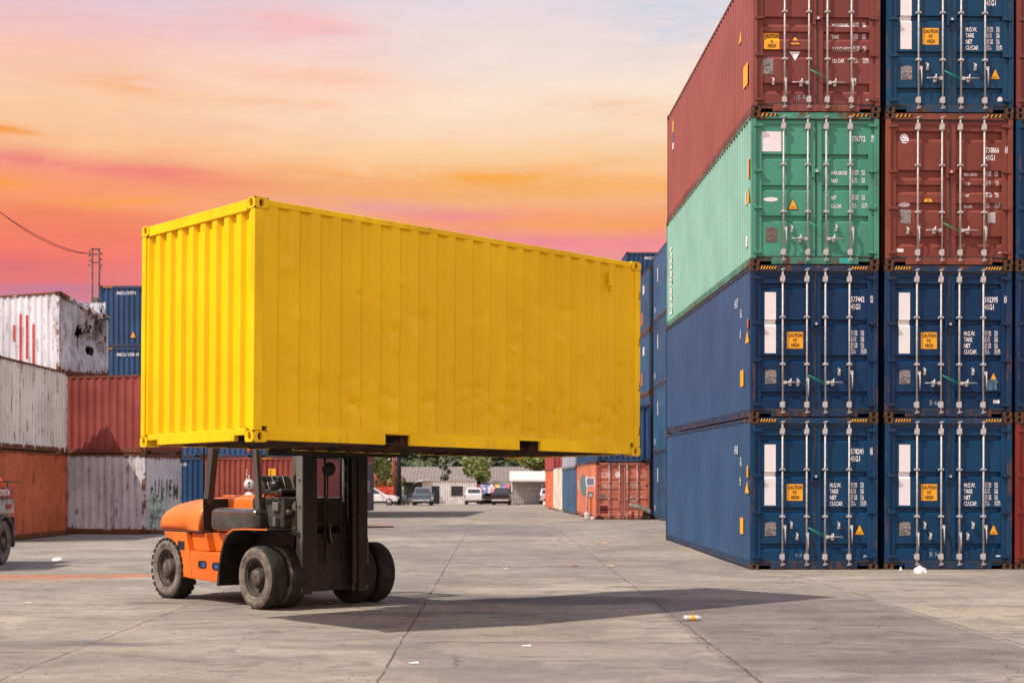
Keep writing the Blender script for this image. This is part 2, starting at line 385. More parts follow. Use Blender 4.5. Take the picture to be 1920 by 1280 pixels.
    dj_ = t.m('MINIMUM', dX, dY); sandj = t.m('MULTIPLY', t.ss(dj_, 0, .16, 1, 0), t.ss(t.noise(oc, .8, 3), .45, .7, 0, .55))
    col = t.mix(sandj, col, (.36, .28, .22))
    col = t.mix(t.m('MULTIPLY', joint, .85), col, (.045, .038, .033))
    t.put(b.inputs['Base Color'], col)
    t.put(b.inputs['Roughness'], t.ss(n3, .3, .7, .82, .96)); b.inputs['Specular IOR Level'].default_value = .25
    bn = t.new('ShaderNodeBump'); bn.inputs['Strength'].default_value = .5; bn.inputs['Distance'].default_value = .02
    h = t.m('ADD', t.m('MULTIPLY', n3, .5), t.m('MULTIPLY', n4, .35)); h = t.m('SUBTRACT', h, t.m('MULTIPLY', joint, 1.0))
    t.l.new(h, bn.inputs['Height']); t.l.new(bn.outputs[0], b.inputs['Normal'])
    o = obj('ground', mb, m); o['kind'] = 'structure'
make_ground()

# ------------------------------------------------------------ containers
WID = 2.438
RUSTY = lambda: paint('rusty_steel', (.07, .045, .035), .9, .6, seed=3, rough=.7, rustc=(.12, .048, .022))
STEEL = lambda: simple('galvanised_bar', (.46, .44, .42), .5, .1, var=.22, vs=9)
DARK = lambda: simple('dark_rubber_and_gap', (.02, .018, .017), .7)
UNDER = lambda: paint('underframe_brown', (.03, .017, .013), .5, .6, seed=5, rough=.85, H=50)

def corr_profile(a, b, pitch, depth, sl=.25, start_out=True):
    """[(s, d)] along the wall: d=0 outer face, d=depth inner; whole pitches centred between a and b"""
    n = max(1, int((b-a)/pitch)); m = ((b-a)-n*pitch)/2
    pts = [(a, 0)]; s = a+m
    fl = (pitch-2*sl*pitch)/2; sl_ = sl*pitch
    for i in range(n):
        pts += [(s+fl*.5, 0), (s+fl*.5+sl_, depth), (s+fl*1.5+sl_, depth), (s+fl*1.5+2*sl_, 0)]
        s += pitch
    pts.append((b, 0)); return pts

def wall_mesh(prof, z0, z1, put, nz=1, disp=None):
    vs = []; fs = []; n = len(prof)
    for j in range(nz+1):
        z = z0+(z1-z0)*j/nz
        for (s, d) in prof:
            dd = d+(disp(s, z) if disp and 0 < j < nz else 0)
            vs.append(put(s, dd, z))
    for j in range(nz):
        for i in range(n-1):
            fs.append((j*n+i, j*n+i+1, (j+1)*n+i+1, (j+1)*n+i))
    return MB().add(vs, fs)

def casting_mb(mb, cx, cy, cz, dx, dy, dz, hx=True, hy=True):
    """corner casting; (cx,cy,cz) is the outer corner, dx,dy,dz=+-1 point inwards. Holes in the end face (y) and side face (x)."""
    wx, wy, h = .162, .178, .118; e = .004
    ox, oy, oz = cx-dx*e, cy-dy*e, cz-dz*e
    X1, Y1, Z1 = ox+dx*wx, oy+dy*wy, oz+dz*h
    def plate(o, u, wu, vv, wv, nrm, hw, hh):
        n = 16; ring = []; hole = []; c = o+u*wu/2+vv*wv/2
        for k in range(n):
            t = 2*PI*(k+.5)/n; a, b = math.cos(t), math.sin(t)
            q = max(abs(a), abs(b)); ring.append(c+u*(a/q*wu/2)+vv*(b/q*wv/2))
            hole.append(c+u*(a*hw)+vv*(b*hh if abs(b) < .7 else math.copysign(hh, b)*(.75+.25*abs(b))))
        back = [p+nrm*.05 for p in hole]
        vs = ring+hole+back; fs = []
        for k in range(n):
            k2 = (k+1) % n
            fs.append((k, k2, n+k2, n+k)); fs.append((n+k, n+k2, 2*n+k2, 2*n+k))
        mb.add(vs, fs, 0); mb.add(back, [tuple(range(n))], 1)  # dark cap paints in the shade of the hollow inside
    X, Y, Z = Vector((dx, 0, 0)), Vector((0, dy, 0)), Vector((0, 0, dz))
    o = Vector((ox, oy, oz))
    if hy: plate(o, X, wx, Z, h, Y, .032, .042)
    else: mb.add([o, o+X*wx, o+X*wx+Z*h, o+Z*h], [(0, 1, 2, 3)])
    if hx: plate(o, Y, wy, Z, h, X, .026, .04)
    else: mb.add([o, o+Y*wy, o+Y*wy+Z*h, o+Z*h], [(0, 1, 2, 3)])
    p = [Vector(q) for q in ((X1, oy, oz), (X1, Y1, oz), (ox, Y1, oz), (X1, oy, Z1), (X1, Y1, Z1), (ox, Y1, Z1), (ox, oy, oz), (ox, oy, Z1))]
    mb.add(p, [(0, 1, 4, 3), (1, 2, 5, 4), (3, 4, 5, 7), (6, 2, 1, 0)])

BANDS = {'blue': [(2.55, 2.43), (1.86, 1.74), (1.18, 1.05), (.49, .37)],
         'green': [(2.11, 2.00), (1.52, 1.40), (.94, .81)],
         'red': [(2.56, 2.36), (1.82, 1.63), (1.54, 1.36), (1.20, 1.02), (.56, .36)],
         'small': [(2.05, 1.95), (1.55, 1.45), (1.05, .95), (.55, .45)]}

def door_prof(kind, z0, z1, H):
    k = (H/2.896); pts = [(z0, 0)]
    for hi, lo in sorted(BANDS[kind], key=lambda q: q[1]):
        hi *= k; lo *= k; d = .038; s = (hi-lo)*.22
        d = .048; pts += [(lo-.0, 0), (lo+s*1.3, d), (hi-s*.4, d), (hi, 0)]
    pts.append((z1, 0)); return pts
def prof_at(prof, z):
    for (a, da), (b, db) in zip(prof, prof[1:]):
        if a <= z <= b: return da+(db-da)*(z-a)/max(1e-6, b-a)
    return 0

PY = .055      # door panel plane

def decal(name, prof, x0, x1, z0, z1, mat, door, off=.004):
    zs = [z0]+[z for z, d in prof if z0 < z < z1]+[z1]
    vs = []; fs = []
    for z in zs: y = PY+prof_at(prof, z)-off; vs += [(x0, y, z), (x1, y, z)]
    for i in range(len(zs)-1): fs.append((2*i, 2*i+1, 2*i+3, 2*i+2))
    return obj(name, MB().add(vs, fs), mat, door)
def poly_decal(name, prof, pts, mat, door, off=.004):
    vs = [(x, PY+prof_at(prof, z)-off, z) for x, z in pts]
    return obj(name, MB().add(vs, [tuple(range(len(vs)))]), mat, door)
def letters(items, prof, mat, door, name='lettering', off=.006, yplane=None):
    """items: (text, x, z baseline, size, sx)"""
    o = None
    for it in items:
        txt, x, z, size = it[:4]; sxx = it[4] if len(it) > 4 else .62
        vs, fs = text_geo(txt, size, sxx)
        yp_ = .035 if (yplane is None and x > 2.25) else yplane
        o = obj(name, MB().add([(x+a, (PY+prof_at(prof, z+b) if yp_ is None else yp_)-off, z+b) for a, b in vs], fs), mat, door)
    return o
def tri(cx, z0, wd, h, r=.0): return [(cx-wd/2, z0), (cx+wd/2, z0), (cx+wd*.04, z0+h), (cx-wd*.04, z0+h)]

YEL = lambda: simple('label_amber', (.86, .40, .01), .5, var=.06)
WHT = lambda: simple('placard_white', (.78, .77, .77), .5, var=.04)
LTR = lambda: simple('lettering_white', (.88, .87, .85), .6, var=.12, vs=14)
BLK = lambda: simple('ink_black', (.015, .012, .01), .6)
PLATE = lambda: simple('data_plate', (.26, .25, .24), .4, .3, var=.45, vs=30)

_mc = {}
def cached(key, fn):
    if key not in _mc: _mc[key] = fn()
    return _mc[key]

def lock_bar_mesh(H):
    def mk():
        k = H/2.896; mb = MB()
        mb.tube([(0, .005, .16*k), (0, .005, 2.76*k)], .0175, 10)
        for z in (2.64*k, .25*k):
            mb.box(-.034, .034, -.026, .045, z-.07, z+.05)
            mb.box(-.046, .046, .0, .05, z-.055, z+.03)
        for z in (1.905*k, 1.01*k):
            mb.box(-.048, .048, -.012, .05, z-.018, z+.018); mb.tube([(0, .005, z-.024), (0, .005, z+.024)], .03, 10)
        for z, s in ((2.80*k, 1), (.085*k, -1)):
            mb.tube([(0, .005, z-s*.1), (0, .005, z)], .014, 8); mb.box(-.035, .03, -.018, .03, z-.012, z+.014); mb.box(-.012, .045, -.03, .01, z+.012, z+.03)
        return mb.mesh('locking_bar', STEEL())
    return cached(('lb', H), mk)
def handle_mesh(kind):
    def mk():
        mb = MB()
        if kind == 'h':      # lying across, latched on its retainer; starts at the bar and runs +x
            mb.box(.015, .07, -.04, .0, -.03, .03); mb.tube([(.05, -.03, 0), (.16, -.045, .004), (.33, -.05, 0)], [.013, .012, .007], 8)
            mb.box(.12, .17, -.05, .045, -.012, .012); mb.tube([(.145, -.06, -.03), (.145, -.06, .07)], .013, 6); mb.box(.12, .17, .0, .05, -.06, .045)
        else:                # hanging down beside the bar
            mb.box(.015, .065, -.04, 0, -.03, .035); mb.tube([(.045, -.03, 0), (.05, -.045, -.15), (.045, -.04, -.33)], [.013, .014, .007], 8)
        return mb.mesh('handle', STEEL())
    return cached(('hd', kind), mk)
def retainer_mesh():
    def mk():
        mb = MB(); mb.box(-.02, .02, -.02, .03, -.06, .06); mb.tube([(0, -.035, -.035), (0, -.035, .05)], .015, 6); mb.box(-.03, .0, -.01, .02, .05, .08)
        return mb.mesh('handle_retainer', STEEL())
    return cached('ret', mk)

def add_doors(root, H, kind, paint_m, spec, detail=2):
    """two door leaves with bars, hinges, gaskets at y=0 end"""
    k = H/2.896; z0, z1 = .165*k, 2.745*k
    zz0, zz1 = z0+.07, z1-.07
    prof = door_prof(kind, zz0, zz1, H)
    seam = 1.235
    leaves = []
    for s in (0, 1):
        xa, xb = (.095, seam-.012) if s == 0 else (seam+.012, WID-.095)
        mb = MB()
        fy = .035
        mb.box(xa, xa+.1, fy, .085, z0, z1); mb.box(xb-.1, xb, fy, .085, z0, z1)
        mb.box(xa+.1, xb-.1, fy+.004, .085, z0, zz0); mb.box(xa+.1, xb-.1, fy+.004, .085, zz1, z1)
        vs = []; fs = []
        for z, d in prof: vs += [(xa+.1, PY+d, z), (xb-.1, PY+d, z)]
        for i in range(len(prof)-1): fs.append((2*i, 2*i+1, 2*i+3, 2*i+2))
        mb.add(vs, fs)
        door = obj('door', mb, paint_m, root); leaves.append(door)
        g = MB(); w0_, w1_ = (.034, .011) if s == 0 else (.011, .034); g.box(xa-w0_, xb+w1_, .022, .075, z0-.034, z0-.001); g.box(xa-w0_, xb+w1_, .022, .075, z1+.001, z1+.034)
        g.box(xa-w0_, xa-.001, .024, .075, z0-.0, z1); g.box(xb+.001, xb+w1_, .024, .075, z0, z1)
        obj('gasket', g, simple('gasket_rubber', (.040, .036, .032), .7, var=.4), door)
        if detail < 1: continue
        for bx in ((.61, 1.075) if s == 0 else (1.427, 1.888)):
            b = link(bpy.data.objects.new('locking_bar', lock_bar_mesh(H)), door); b.location = (bx, 0, 0)
        hx = xa-.03 if s == 0 else xb-.0
        for hz in (2.65, 1.79, 1.09, .245):
            def mk():
                mb = MB(); mb.box(-.02, .13, -.0, .034, -.026, .026); mb.tube([(-.0, .0, -.05), (0, .0, .05)], .014, 6)
                mb.prism([(-.02, -.034), (.03, -.034), (.16, -.012), (.16, .012), (.03, .034), (-.02, .034)], -.012, -.001); return mb.mesh('hinge', paint_m)
            h = link(bpy.data.objects.new('hinge', cached(('hg', paint_m.name), mk)), door); h.location = (hx if s == 0 else xb+.03, .0, hz*k)
            if s == 1: h.scale = (-1, 1, 1)
    return leaves, prof

def lab_caution(prof, x, z, wd, h, door, two=False):
    d = decal('caution_label', prof, x, x+wd, z, z+h, YEL(), door)
    mb = MB()
    for txt, fz, sz in (("CAUTION", .70, .24), ("9'6\"" if not two else '96', .40, .22), ('HIGH', .10, .25)):
        vs, fs = text_geo(txt, h*sz*1.25, .66, .02); wtx = max(v[0] for v in vs)-min(v[0] for v in vs)
        ox = x+wd/2-wtx/2; oz = z+h*fz
        mb.add([(ox+a, PY+prof_at(prof, oz+b)-.008, oz+b) for a, b in vs], fs)
    obj('caution_lettering', mb, BLK(), door)
def lab_triangle(prof, cx, z, wd, h, door):
    poly_decal('warning_triangle', prof, tri(cx, z, wd, h), simple('triangle_border', (.03, .02, .015), .5), door, .005)
    poly_decal('warning_triangle', prof, tri(cx, z+.014, wd*.80, h*.84), YEL(), door, .008)
    mb = MB()
    for dz in (.05, .035): mb.add([(cx-.035, PY+prof_at(prof, z+dz)-.011, z+dz), (cx+.035, PY+prof_at(prof, z+dz)-.011, z+dz), (cx+.035, PY+prof_at(prof, z+dz)-.011, z+dz+.008), (cx-.035, PY+prof_at(prof, z+dz)-.011, z+dz+.008)], [(0, 1, 2, 3)])
    obj('warning_print', mb, simple('label_print', (.35, .14, .01), .6), door)
def ovalpts(cx, cz, a, b, n=20): return [(cx+a*math.cos(2*PI*i/n), cz+b*math.sin(2*PI*i/n)) for i in range(n)]

def container(label, loc, yaw, L=12.192, H=2.896, color=None, seed=0, rust=.2, dirt=.3, door=None, detail=1, group=None, pitch=0, roll=0, door_at_front=True,
              frame_rust=None, fade=None, cast=None, cname='shipping_container', side_disp=None, nz=1, spec=.22, rough=.45, pockets=False, dents=.25, var=1.0, rot=None, groove_shade=0, side=None, sl=.25):
    """local: x across (0..2.438), y along (0..L, doors or end wall at y=0), z up"""
    root = thing(cname, label, 'container', loc, (R(pitch), R(roll), R(yaw)) if rot is None else rot, group)
    key = f'{tuple(round(c,3) for c in color)}_{seed}_{rust}'
    pm = paint('container_paint_'+key, color, rust, dirt, H, seed, rough, dents, fade, spec=spec, var=var, groove_shade=groove_shade)
    fr = frame_rust if frame_rust is not None else min(1, rust+.22)
    fm = paint('container_frame_'+key, tuple(c*.9 for c in color), fr, dirt+.2, H, seed+9, rough+.08, .2, fade, spec=spec)
    cm = cast or (paint('casting_'+key, tuple(c*.8 for c in color), min(1, fr+.35), .7, 50, seed+4, .7, .3, (.075, .042, .03), rustc=(.085, .042, .024)))
    # frame
    f = MB(); W = WID
    for x0, x1 in ((0, .09), (W-.09, W)):
        f.box(x0, x1, 0, .11, .118, H-.118); f.box(x0, x1, L-.11, L, .118, H-.118)
    for ya, yb in ((.178, L-.178),):
        for xa, xb in ((.006, .055), (W-.055, W-.006)):
            if pockets:
                cs = [0.178]+pockets+[L-.178]
                for i in range(0, len(cs), 2): f.box(xa, xb, cs[i], cs[i+1], .016, .165)
                for i in range(1, len(cs)-1, 2): f.box(xa, xb, cs[i], cs[i+1], .135, .165)
            else: f.box(xa, xb, ya, yb, .016, .165)
            f.box(xa, xb, ya, yb, H-.075, H-.012)
    for y0 in (0.004, L-.064):
        f.box(.39, W-.39, y0, y0+.06, .012, .14); f.box(.162, W-.162, y0, y0+.06, H-.125, H-.008); f.box(.162, .39, y0+.03, y0+.06, .07, .14); f.box(W-.39, W-.162, y0+.03, y0+.06, .07, .14)
    obj('frame', f, fm, root, bevel=.006 if detail >= 2 else 0)
    for cx, dx in ((0, 1), (W, -1)):
        for cy, dy in ((0, 1), (L, -1)):
            for cz, dz in ((0, 1), (H, -1)):
                if detail == 0 and cy > 1: continue
                def mk(dx=dx, dy=dy, dz=dz):
                    mb = MB(); casting_mb(mb, 0, 0, 0, dx, dy, dz); return mb.mesh('corner_casting', [cm, DARK()])
                c = link(bpy.data.objects.new('corner_casting', cached(('cs', cm.name, dx, dy, dz), mk)), root); c.location = (cx, cy, cz)
                if detail >= 2:
                    md = c.modifiers.new('bevel', 'BEVEL'); md.width = .012; md.segments = 2; md.limit_method = 'ANGLE'; md.angle_limit = R(60)
    # side walls
    prof = corr_profile(.11, L-.11, .278, .036, sl)
    spm = paint('container_side_glare_'+key, side, rust, dirt, H, seed+2, rough, dents, tuple(min(1, v*1.12+.01) for v in side), spec=.5, var=.5, groove_shade=groove_shade) if side else pm  # paler copy of the paint for one wall, glare put into its colour
    for xs, sgn in ((.012, 1), (W-.012, -1)):
        wm = wall_mesh(prof, .165, H-.075, lambda s, d, z: (xs+sgn*d, s, z), nz if sgn == 1 else 1, side_disp if sgn == 1 else None)
        obj('side_panel', wm, spm if sgn == 1 else pm, root)
    # end wall
    pe = corr_profile(.09, W-.09, .25, .046, .12)
    ends = [(L-.02, -1)]+([] if door else [(.02, 1)])
    for ye, sg in ends:
        wm = wall_mesh(pe, .14, H-.125, lambda s, d, z: (s, ye+sg*d, z))
        obj('end_panel', wm, pm, root)
    rf = MB(); rp = corr_profile(.1, L-.1, .21 if detail >= 2 else .42, .02)
    vs = []; fs = []
    for s, d in rp: vs += [(.055, s, H-.012-d), (W-.055, s, H-.012-d)]
    for i in range(len(rp)-1): fs.append((2*i, 2*i+1, 2*i+3, 2*i+2))
    rf.add(vs, fs); obj('roof_panel', rf, pm, root)
    un = MB(); un.box(.056, W-.056, .06, L-.066, .13, .155)
    if pockets:
        y = .35
        while y < L-.3:
            inside = any(pockets[i]-.06 < y < pockets[i+1]+.02 for i in range(0, len(pockets), 2))
            if not inside: un.box(.056, W-.056, y, y+.045, .02, .13); un.box(.056, W-.056, y-.02, y+.065, .017, .026)
            y += .30
        for i in range(0, len(pockets), 2):
            un.box(.056, W-.056, pockets[i]-.012, pockets[i]-.002, .02, .13); un.box(.056, W-.056, pockets[i+1]+.002, pockets[i+1]+.012, .02, .13)
            for xx in (.45, W/2, W-.47): un.box(xx, xx+.02, pockets[i], pockets[i+1], .016, .022)
    obj('underframe', un, UNDER(), root)
    if door:
        leaves, dp = add_doors(root, H, door, pm, spec, detail)
        return root, leaves, dp, pm
    return root, None, None, pm

def hdr_stripes(root, n=1, H=2.896):
    for xa, xb in ((.18, .50), (1.92, 2.25)):
        mb = MB(); mb.add([(xa, -.002, H-.085), (xb, -.002, H-.085), (xb, -.002, H-.03), (xa, -.002, H-.03)], [(0, 1, 2, 3)])
        s = xa+.0
        while s < xb-.035:
            mb.add([(s, -.005, H-.085), (s+.022, -.005, H-.085), (s+.05, -.005, H-.03), (s+.028, -.005, H-.03)], [(0, 1, 2, 3)], 1); s += .052 if n == 1 else .08
        obj('hazard_stripes', mb, [BLK(), YEL()], root)

# --- the big near stack on the right
BLUE, BLUE2 = (.001, .033, .098), (.001, .043, .112)
BLUET = (.005, .056, .124)
MAROON, MAROON2 = (.20, .050, .042), (.205, .052, .038)
GREEN = (.070, .30, .21)
YAW = 1.48
SX, SY = 4.54, 27.50
SMALLNUM = ["32.500 KG", "71.650 LBS", "3.750 KG", "8.270 LBS", "28.750 KG", "63.380 LBS", "76.4 CU.M", "2.697 CU.FT"]

def std_marks(root, leaves, pr, num=None, chk=None, code='45G1', words=None, white=None, caution=(.70, 1.31), triangle=(2.10, .65), plate=True,
              handles=('v', 'r', 'h', 'v'), zh=.62, numz=2.20, bluestyle=True, oval=True, scrib=None, hx=None, wz=(1.565, 1.45, 1.33, 1.215), lockbox=True, code_z=2.06, seals=True, wx=1.525, wsize=.115, pairgap=.0, scribx=.86):
    dl, dr = leaves
    items = []
    if num: items.append((num, 1.925, numz, .145, .60))
    if chk: items.append((chk, 2.298, numz, .145, .58))
    if code: items.append((code, 1.925, code_z, .145, .60))
    if words:
        for wd, z in zip(words, wz): items.append((wd, wx, z, wsize, .60))
    for i, s in enumerate(SMALLNUM):
        z = wz[i//2]+.048-(i % 2)*.052-pairgap
        parts = s.split(' '); items.append((parts[0], 1.93, z, .062, .72)); items.append((parts[1], 2.115, z, .062, .72))
    letters(items, pr, LTR(), dr)
    if chk:
        mb = MB(); x0, x1, z0, z1 = 2.292, 2.341, numz-.015, numz+.115
        y = PY-.02
        for q in ((x0, x1, z0, z0+.006), (x0, x1, z1-.006, z1), (x0, x0+.005, z0, z1), (x1-.005, x1, z0, z1)):
            mb.add([(q[0], y-.016, q[2]), (q[1], y-.016, q[2]), (q[1], y-.016, q[3]), (q[0], y-.016, q[3])], [(0, 1, 2, 3)])
        obj('check_digit_frame', mb, LTR(), dr)
    if white: decal('blank_placard', pr, *white, WHT(), dl)
    if caution: lab_caution(pr, caution[0], caution[1], .31, .315, dl)
    if triangle: lab_triangle(pr, triangle[0], triangle[1], .21, .205, dl if triangle[0] < 1.2 else dr)
    if plate: decal('data_plate', pr, .285, .50, .64, .90, PLATE(), dl, .006)
    if oval: poly_decal('inspection_sticker', pr, ovalpts(2.22, .235, .052, .033), simple('sticker_pale', (.5, .6, .58), .5), dr)
    for i, (bx, hk) in enumerate(zip((.61, 1.075, 1.427, 1.888), handles)):
        dd = dl if i < 2 else dr
        if hk == 'h':
            h = link(bpy.data.objects.new('handle', handle_mesh('h')), dd); h.location = (bx, 0, zh)
        elif hk == 'H':
            h = link(bpy.data.objects.new('handle', handle_mesh('h')), dd); h.location = (bx, 0, zh); h.scale = (-1, 1, 1)
        elif hk == 'v':
            h = link(bpy.data.objects.new('handle', handle_mesh('v')), dd); h.location = (bx, 0, zh+.19)
        elif hk == 'l':
            h = link(bpy.data.objects.new('handle', handle_mesh('v')), dd); h.location = (bx-.03, 0, zh+.05)
    for rx, rz, dd in (hx or ((.79, .84, dl), (.90, .625, dl), (1.70, .83, dr))):
        r_ = link(bpy.data.objects.new('handle_retainer', retainer_mesh()), dd); r_.location = (rx, .03, rz)
    if lockbox:
        mb = MB(); mb.box(1.16, 1.31, -.02, .03, 1.745, 1.83); mb.box(1.15, 1.2, -.01, .03, 1.66, 1.90)
        obj('lock_box', mb, bpy.data.objects[dl.name].data.materials[0], dl)
        mb = MB(); mb.box(1.225, 1.265, -.035, -.021, 1.755, 1.795); obj('padlock', mb, simple('bright_metal', (.7, .7, .7), .25, .8), dl)
    if seals:
        mb = MB(); mb.tube([(1.09, -.02, .80), (1.25, -.03, .70), (1.42, -.02, .62)], .004, 5); mb.tube([(1.09, -.02, .80), (1.25, -.03, .735), (1.42, -.02, .66)], .004, 5)
        obj('seal_cord', mb, simple('green_cord', (.02, .45, .22), .5), dl)
    if scrib:
        letters([(scrib, scribx, .24, .13, .9)], pr, simple('chalk', (.22, .26, .32), .8), dl, 'chalk_writing')

def side_lettering(root, items, mat, name='side_lettering', x=.005):
    """text on the left wall (x = 0): runs towards -y when read from the left"""
    o = None
    for txt, y, z, size, sxx in items:
        vs, fs = text_geo(txt, size, sxx); o = obj(name, MB().add([(x, y-a, z+b) for a, b in vs], fs), mat, root)
    return o
def side_patch(root, name, y0, y1, z0, z1, mat, x=.004):
    return obj(name, MB().add([(x, y0, z0), (x, y1, z0), (x, y1, z1), (x, y0, z1)], [(0, 1, 2, 3)]), mat, root)

ya = R(YAW); ca, sa = math.cos(ya), math.sin(ya)
def slot(col_x, lvl_z, dx=0, dy=0): return (SX+(col_x+dx)*ca-dy*sa, SY+(col_x+dx)*sa+dy*ca, lvl_z)
Z1, Z2, Z3, Z4 = 0.003, 2.900, 5.797, 8.694
PITCH = .42
G1 = 'containers of the near right stack, doors facing the camera'
WORDS = ['M.G.W.', 'TARE', 'NET', 'CU.CAP.']
def near(label, cx, z, color, door, seed, rust, dirt, **kw):
    # tilting about x by PITCH: level n sits on level n-1, shift with the lean
    k = -math.tan(R(PITCH))*z
    if cx == 0: kw['side'] = {'green': (.25, .52, .43), 'red': (.31, .080, .068)}.get(door, (.022, .082, .185))  # left walls of the first column: brightness from sky glare painted in
    r = container(label, slot(cx, z, kw.pop('dx', 0), k), YAW, color=color, door=door, seed=seed, rust=rust, dirt=dirt, detail=2, pitch=PITCH, group=G1, groove_shade=.55, var=.55, **kw)
    return r
C2X = 2.573; C3X = 5.09
# column 1
r, lv, pr, _ = near('bottom container of the nearest stack, dark blue, number 578241 on its doors', 0, Z1, BLUE2, 'blue', 1, .10, .2)
hdr_stripes(r); std_marks(r, lv, pr, '578241', '8', words=WORDS, white=(.275, .49, 1.22, 2.38), handles=('v', 'l', 'h', 'v'), scrib='ıı ıı')
side_lettering(r, [('H U 8', 1.75, 2.22, .24, .62), ('1G', 1.15, 1.98, .24, .5), ('B:', 1.15, 1.6, .24, .5)], LTR())
side_patch(r, 'yellow_placard', .78, 1.12, .64, .96, YEL()); side_patch(r, 'yellow_placard', .28, .42, 1.75, 1.98, YEL()); obj('warning_triangle', MB().add([(.004, .2, 1.45), (.004, .6, 1.45), (.004, .4, 1.68)], [(0, 1, 2)]), YEL(), r)
r, lv, pr, _ = near('dark blue container second up in the nearest stack, number 577442 on its doors', 0, Z2, BLUE, 'blue', 2, .16, .3)
hdr_stripes(r); std_marks(r, lv, pr, '577442', '2', words=None, white=(.275, .49, 1.22, 2.38), handles=('h', 'l', 'h', 'v'), triangle=None, oval=False, hx=((.91, .66, lv[0]), (1.70, .86, lv[1])), zh=.66)
side_lettering(r, [('H U 7', 1.75, 2.25, .24, .62), ('1G', 1.15, 2.0, .24, .5), ('B', 1.15, 1.6, .24, .5)], LTR())
side_patch(r, 'yellow_placard', .78, 1.12, .64, .96, YEL()); side_patch(r, 'yellow_placard', .28, .42, 1.72, 1.9, simple('label_orange', (.5, .13, .03), .6)); obj('warning_triangle', MB().add([(.004, .2, 1.45), (.004, .6, 1.45), (.004, .4, 1.68)], [(0, 1, 2)]), YEL(), r)
r, lv, pr, _ = near('green container with rusty edges and a white square on its left door', 0, Z3, GREEN, 'green', 3, .20, .35, dx=.012, frame_rust=.45)
hdr_stripes(r, 2); std_marks(r, lv, pr, '776712', '7', code=None, words=['MAX.GROSS', 'TARE', 'NET', 'CU.CAP.'], wz=(1.72, 1.57, 1.25, 1.09), white=(.20, .575, 2.155, 2.535), caution=None, triangle=(.80, 1.05), plate=False,
          handles=('v', 'H', 'h', 'v'), numz=2.355, oval=False, wsize=.095, hx=((.78, .68, lv[0]), (1.63, .70, lv[1])), zh=.49)
decal('data_plate', pr, .285, .50, .44, .71, simple('brown_plate', (.16, .12, .10), .5, .2, var=.3, vs=25), lv[0], .006)
poly_decal('pale_sticker', pr, ovalpts(.375, 1.245, .14, .042), WHT(), lv[0])
obj('turquoise_patch', MB().add([(1.68, 0.0015, .03), (1.94, 0.0015, .03), (1.94, 0.0015, .13), (1.68, 0.0015, .13)], [(0, 1, 2, 3)]), simple('turquoise', (.01, .42, .38), .5), r)
mb = MB(); vs, fs = text_geo('EVERGREEN', .62, .55, .02); mb.add([(.004, 11.55-b, .28+a) for a, b in vs], fs); obj('side_lettering', mb, LTR(), r)
side_patch(r, 'yellow_label', .30, .42, 1.7, 2.1, YEL()); obj('warning_triangle', MB().add([(.004, .28, 1.25), (.004, .62, 1.25), (.004, .35, 1.55)], [(0, 1, 2)]), YEL(), r); side_patch(r, 'pale_label', .62, .7, 1.25, 1.5, WHT()); side_patch(r, 'pale_label', .45, .62, .42, .62, WHT())
r, lv, pr, _ = near('dark red container topmost in the nearest stack, yellow and white door labels', 0, Z4, MAROON, 'red', 4, .14, .2, dx=.03, fade=(.27, .085, .07))
hdr_stripes(r, 2); std_marks(r, lv, pr, None, None, code=None, words=['MAX.GROSS', 'TARE', 'MAX.CARGO', 'CU. CAP.'], wz=(1.64, 1.42, 1.18, .95), caution=None, triangle=(.82, 1.28), plate=False, handles=('l', 'H', 'h', 'l'), wsize=.1,
          hx=((.40, .58, lv[0]), (1.96, .58, lv[1])), zh=.55, scrib='1/5 B', scribx=.78, seals=True)
lab_caution(pr, .22, 1.20, .30, .32, lv[0], True)
decal('data_plate', pr, .18, .40, .72, 1.02, PLATE(), lv[0], .006)
poly_decal('inverted_triangle_label', pr, [(.71, 1.17), (.93, 1.17), (.82, .985)], WHT(), lv[0], .008)
side_patch(r, 'yellow_placard', .55, 1.0, .68, 1.1, YEL()); obj('warning_triangle', MB().add([(.004, 1.2, 1.7), (.004, 1.5, 1.7), (.004, 1.3, 1.92)], [(0, 1, 2)]), YEL(), r)
side_patch(r, 'striped_sticker', 10.95, 11.2, 2.2, 2.5, simple('sticker_yellow', (.6, .42, .05), .6)); side_patch(r, 'striped_sticker', 10.95, 11.2, 1.95, 2.17, simple('sticker_blue', (.12, .1, .25), .6)); side_patch(r, 'striped_sticker', 10.95, 11.2, 1.75, 1.93, WHT())
mb = MB(); vs, fs = text_geo('8 B 2 1 7 7 0', .22, .6, .0); mb.add([(.005, 7.2-b, .85+a) for a, b in vs], fs); obj('side_lettering', mb, simple('chalk_violet', (.25, .14, .2), .8), r)
# column 2
r, lv, pr, _ = near('dark blue container with a white plastic bag lying before its doors', C2X, Z1, BLUE2, 'blue', 5, .10, .2, dx=.01)
hdr_stripes(r); std_marks(r, lv, pr, None, None, code=None, words=WORDS, white=(.275, .49, 1.22, 2.38), handles=('l', 'v', 'l', 'v'), scrib='B ¼', oval=False, hx=((.77, .83, lv[0]), (.88, .63, lv[0]), (1.60, .62, lv[1]), (1.70, .83, lv[1])), seals=False)
decal('small_label', pr, 2.14, 2.26, .20, .265, WHT(), lv[1])
r, lv, pr, _ = near('dark blue container second up in the second stack, number 582395 on its doors', C2X, Z2, BLUE, 'blue', 6, .15, .3)
hdr_stripes(r); std_marks(r, lv, pr, '582395', '0', words=WORDS, white=(.275, .49, 1.22, 2.38), handles=('v', 'H', 'h', 'v'), scrib='B 6/22', oval=False, hx=((.77, .87, lv[0]), (1.70, .87, lv[1])), zh=.65)
decal('small_label', pr, 2.10, 2.22, .27, .335, WHT(), lv[1])
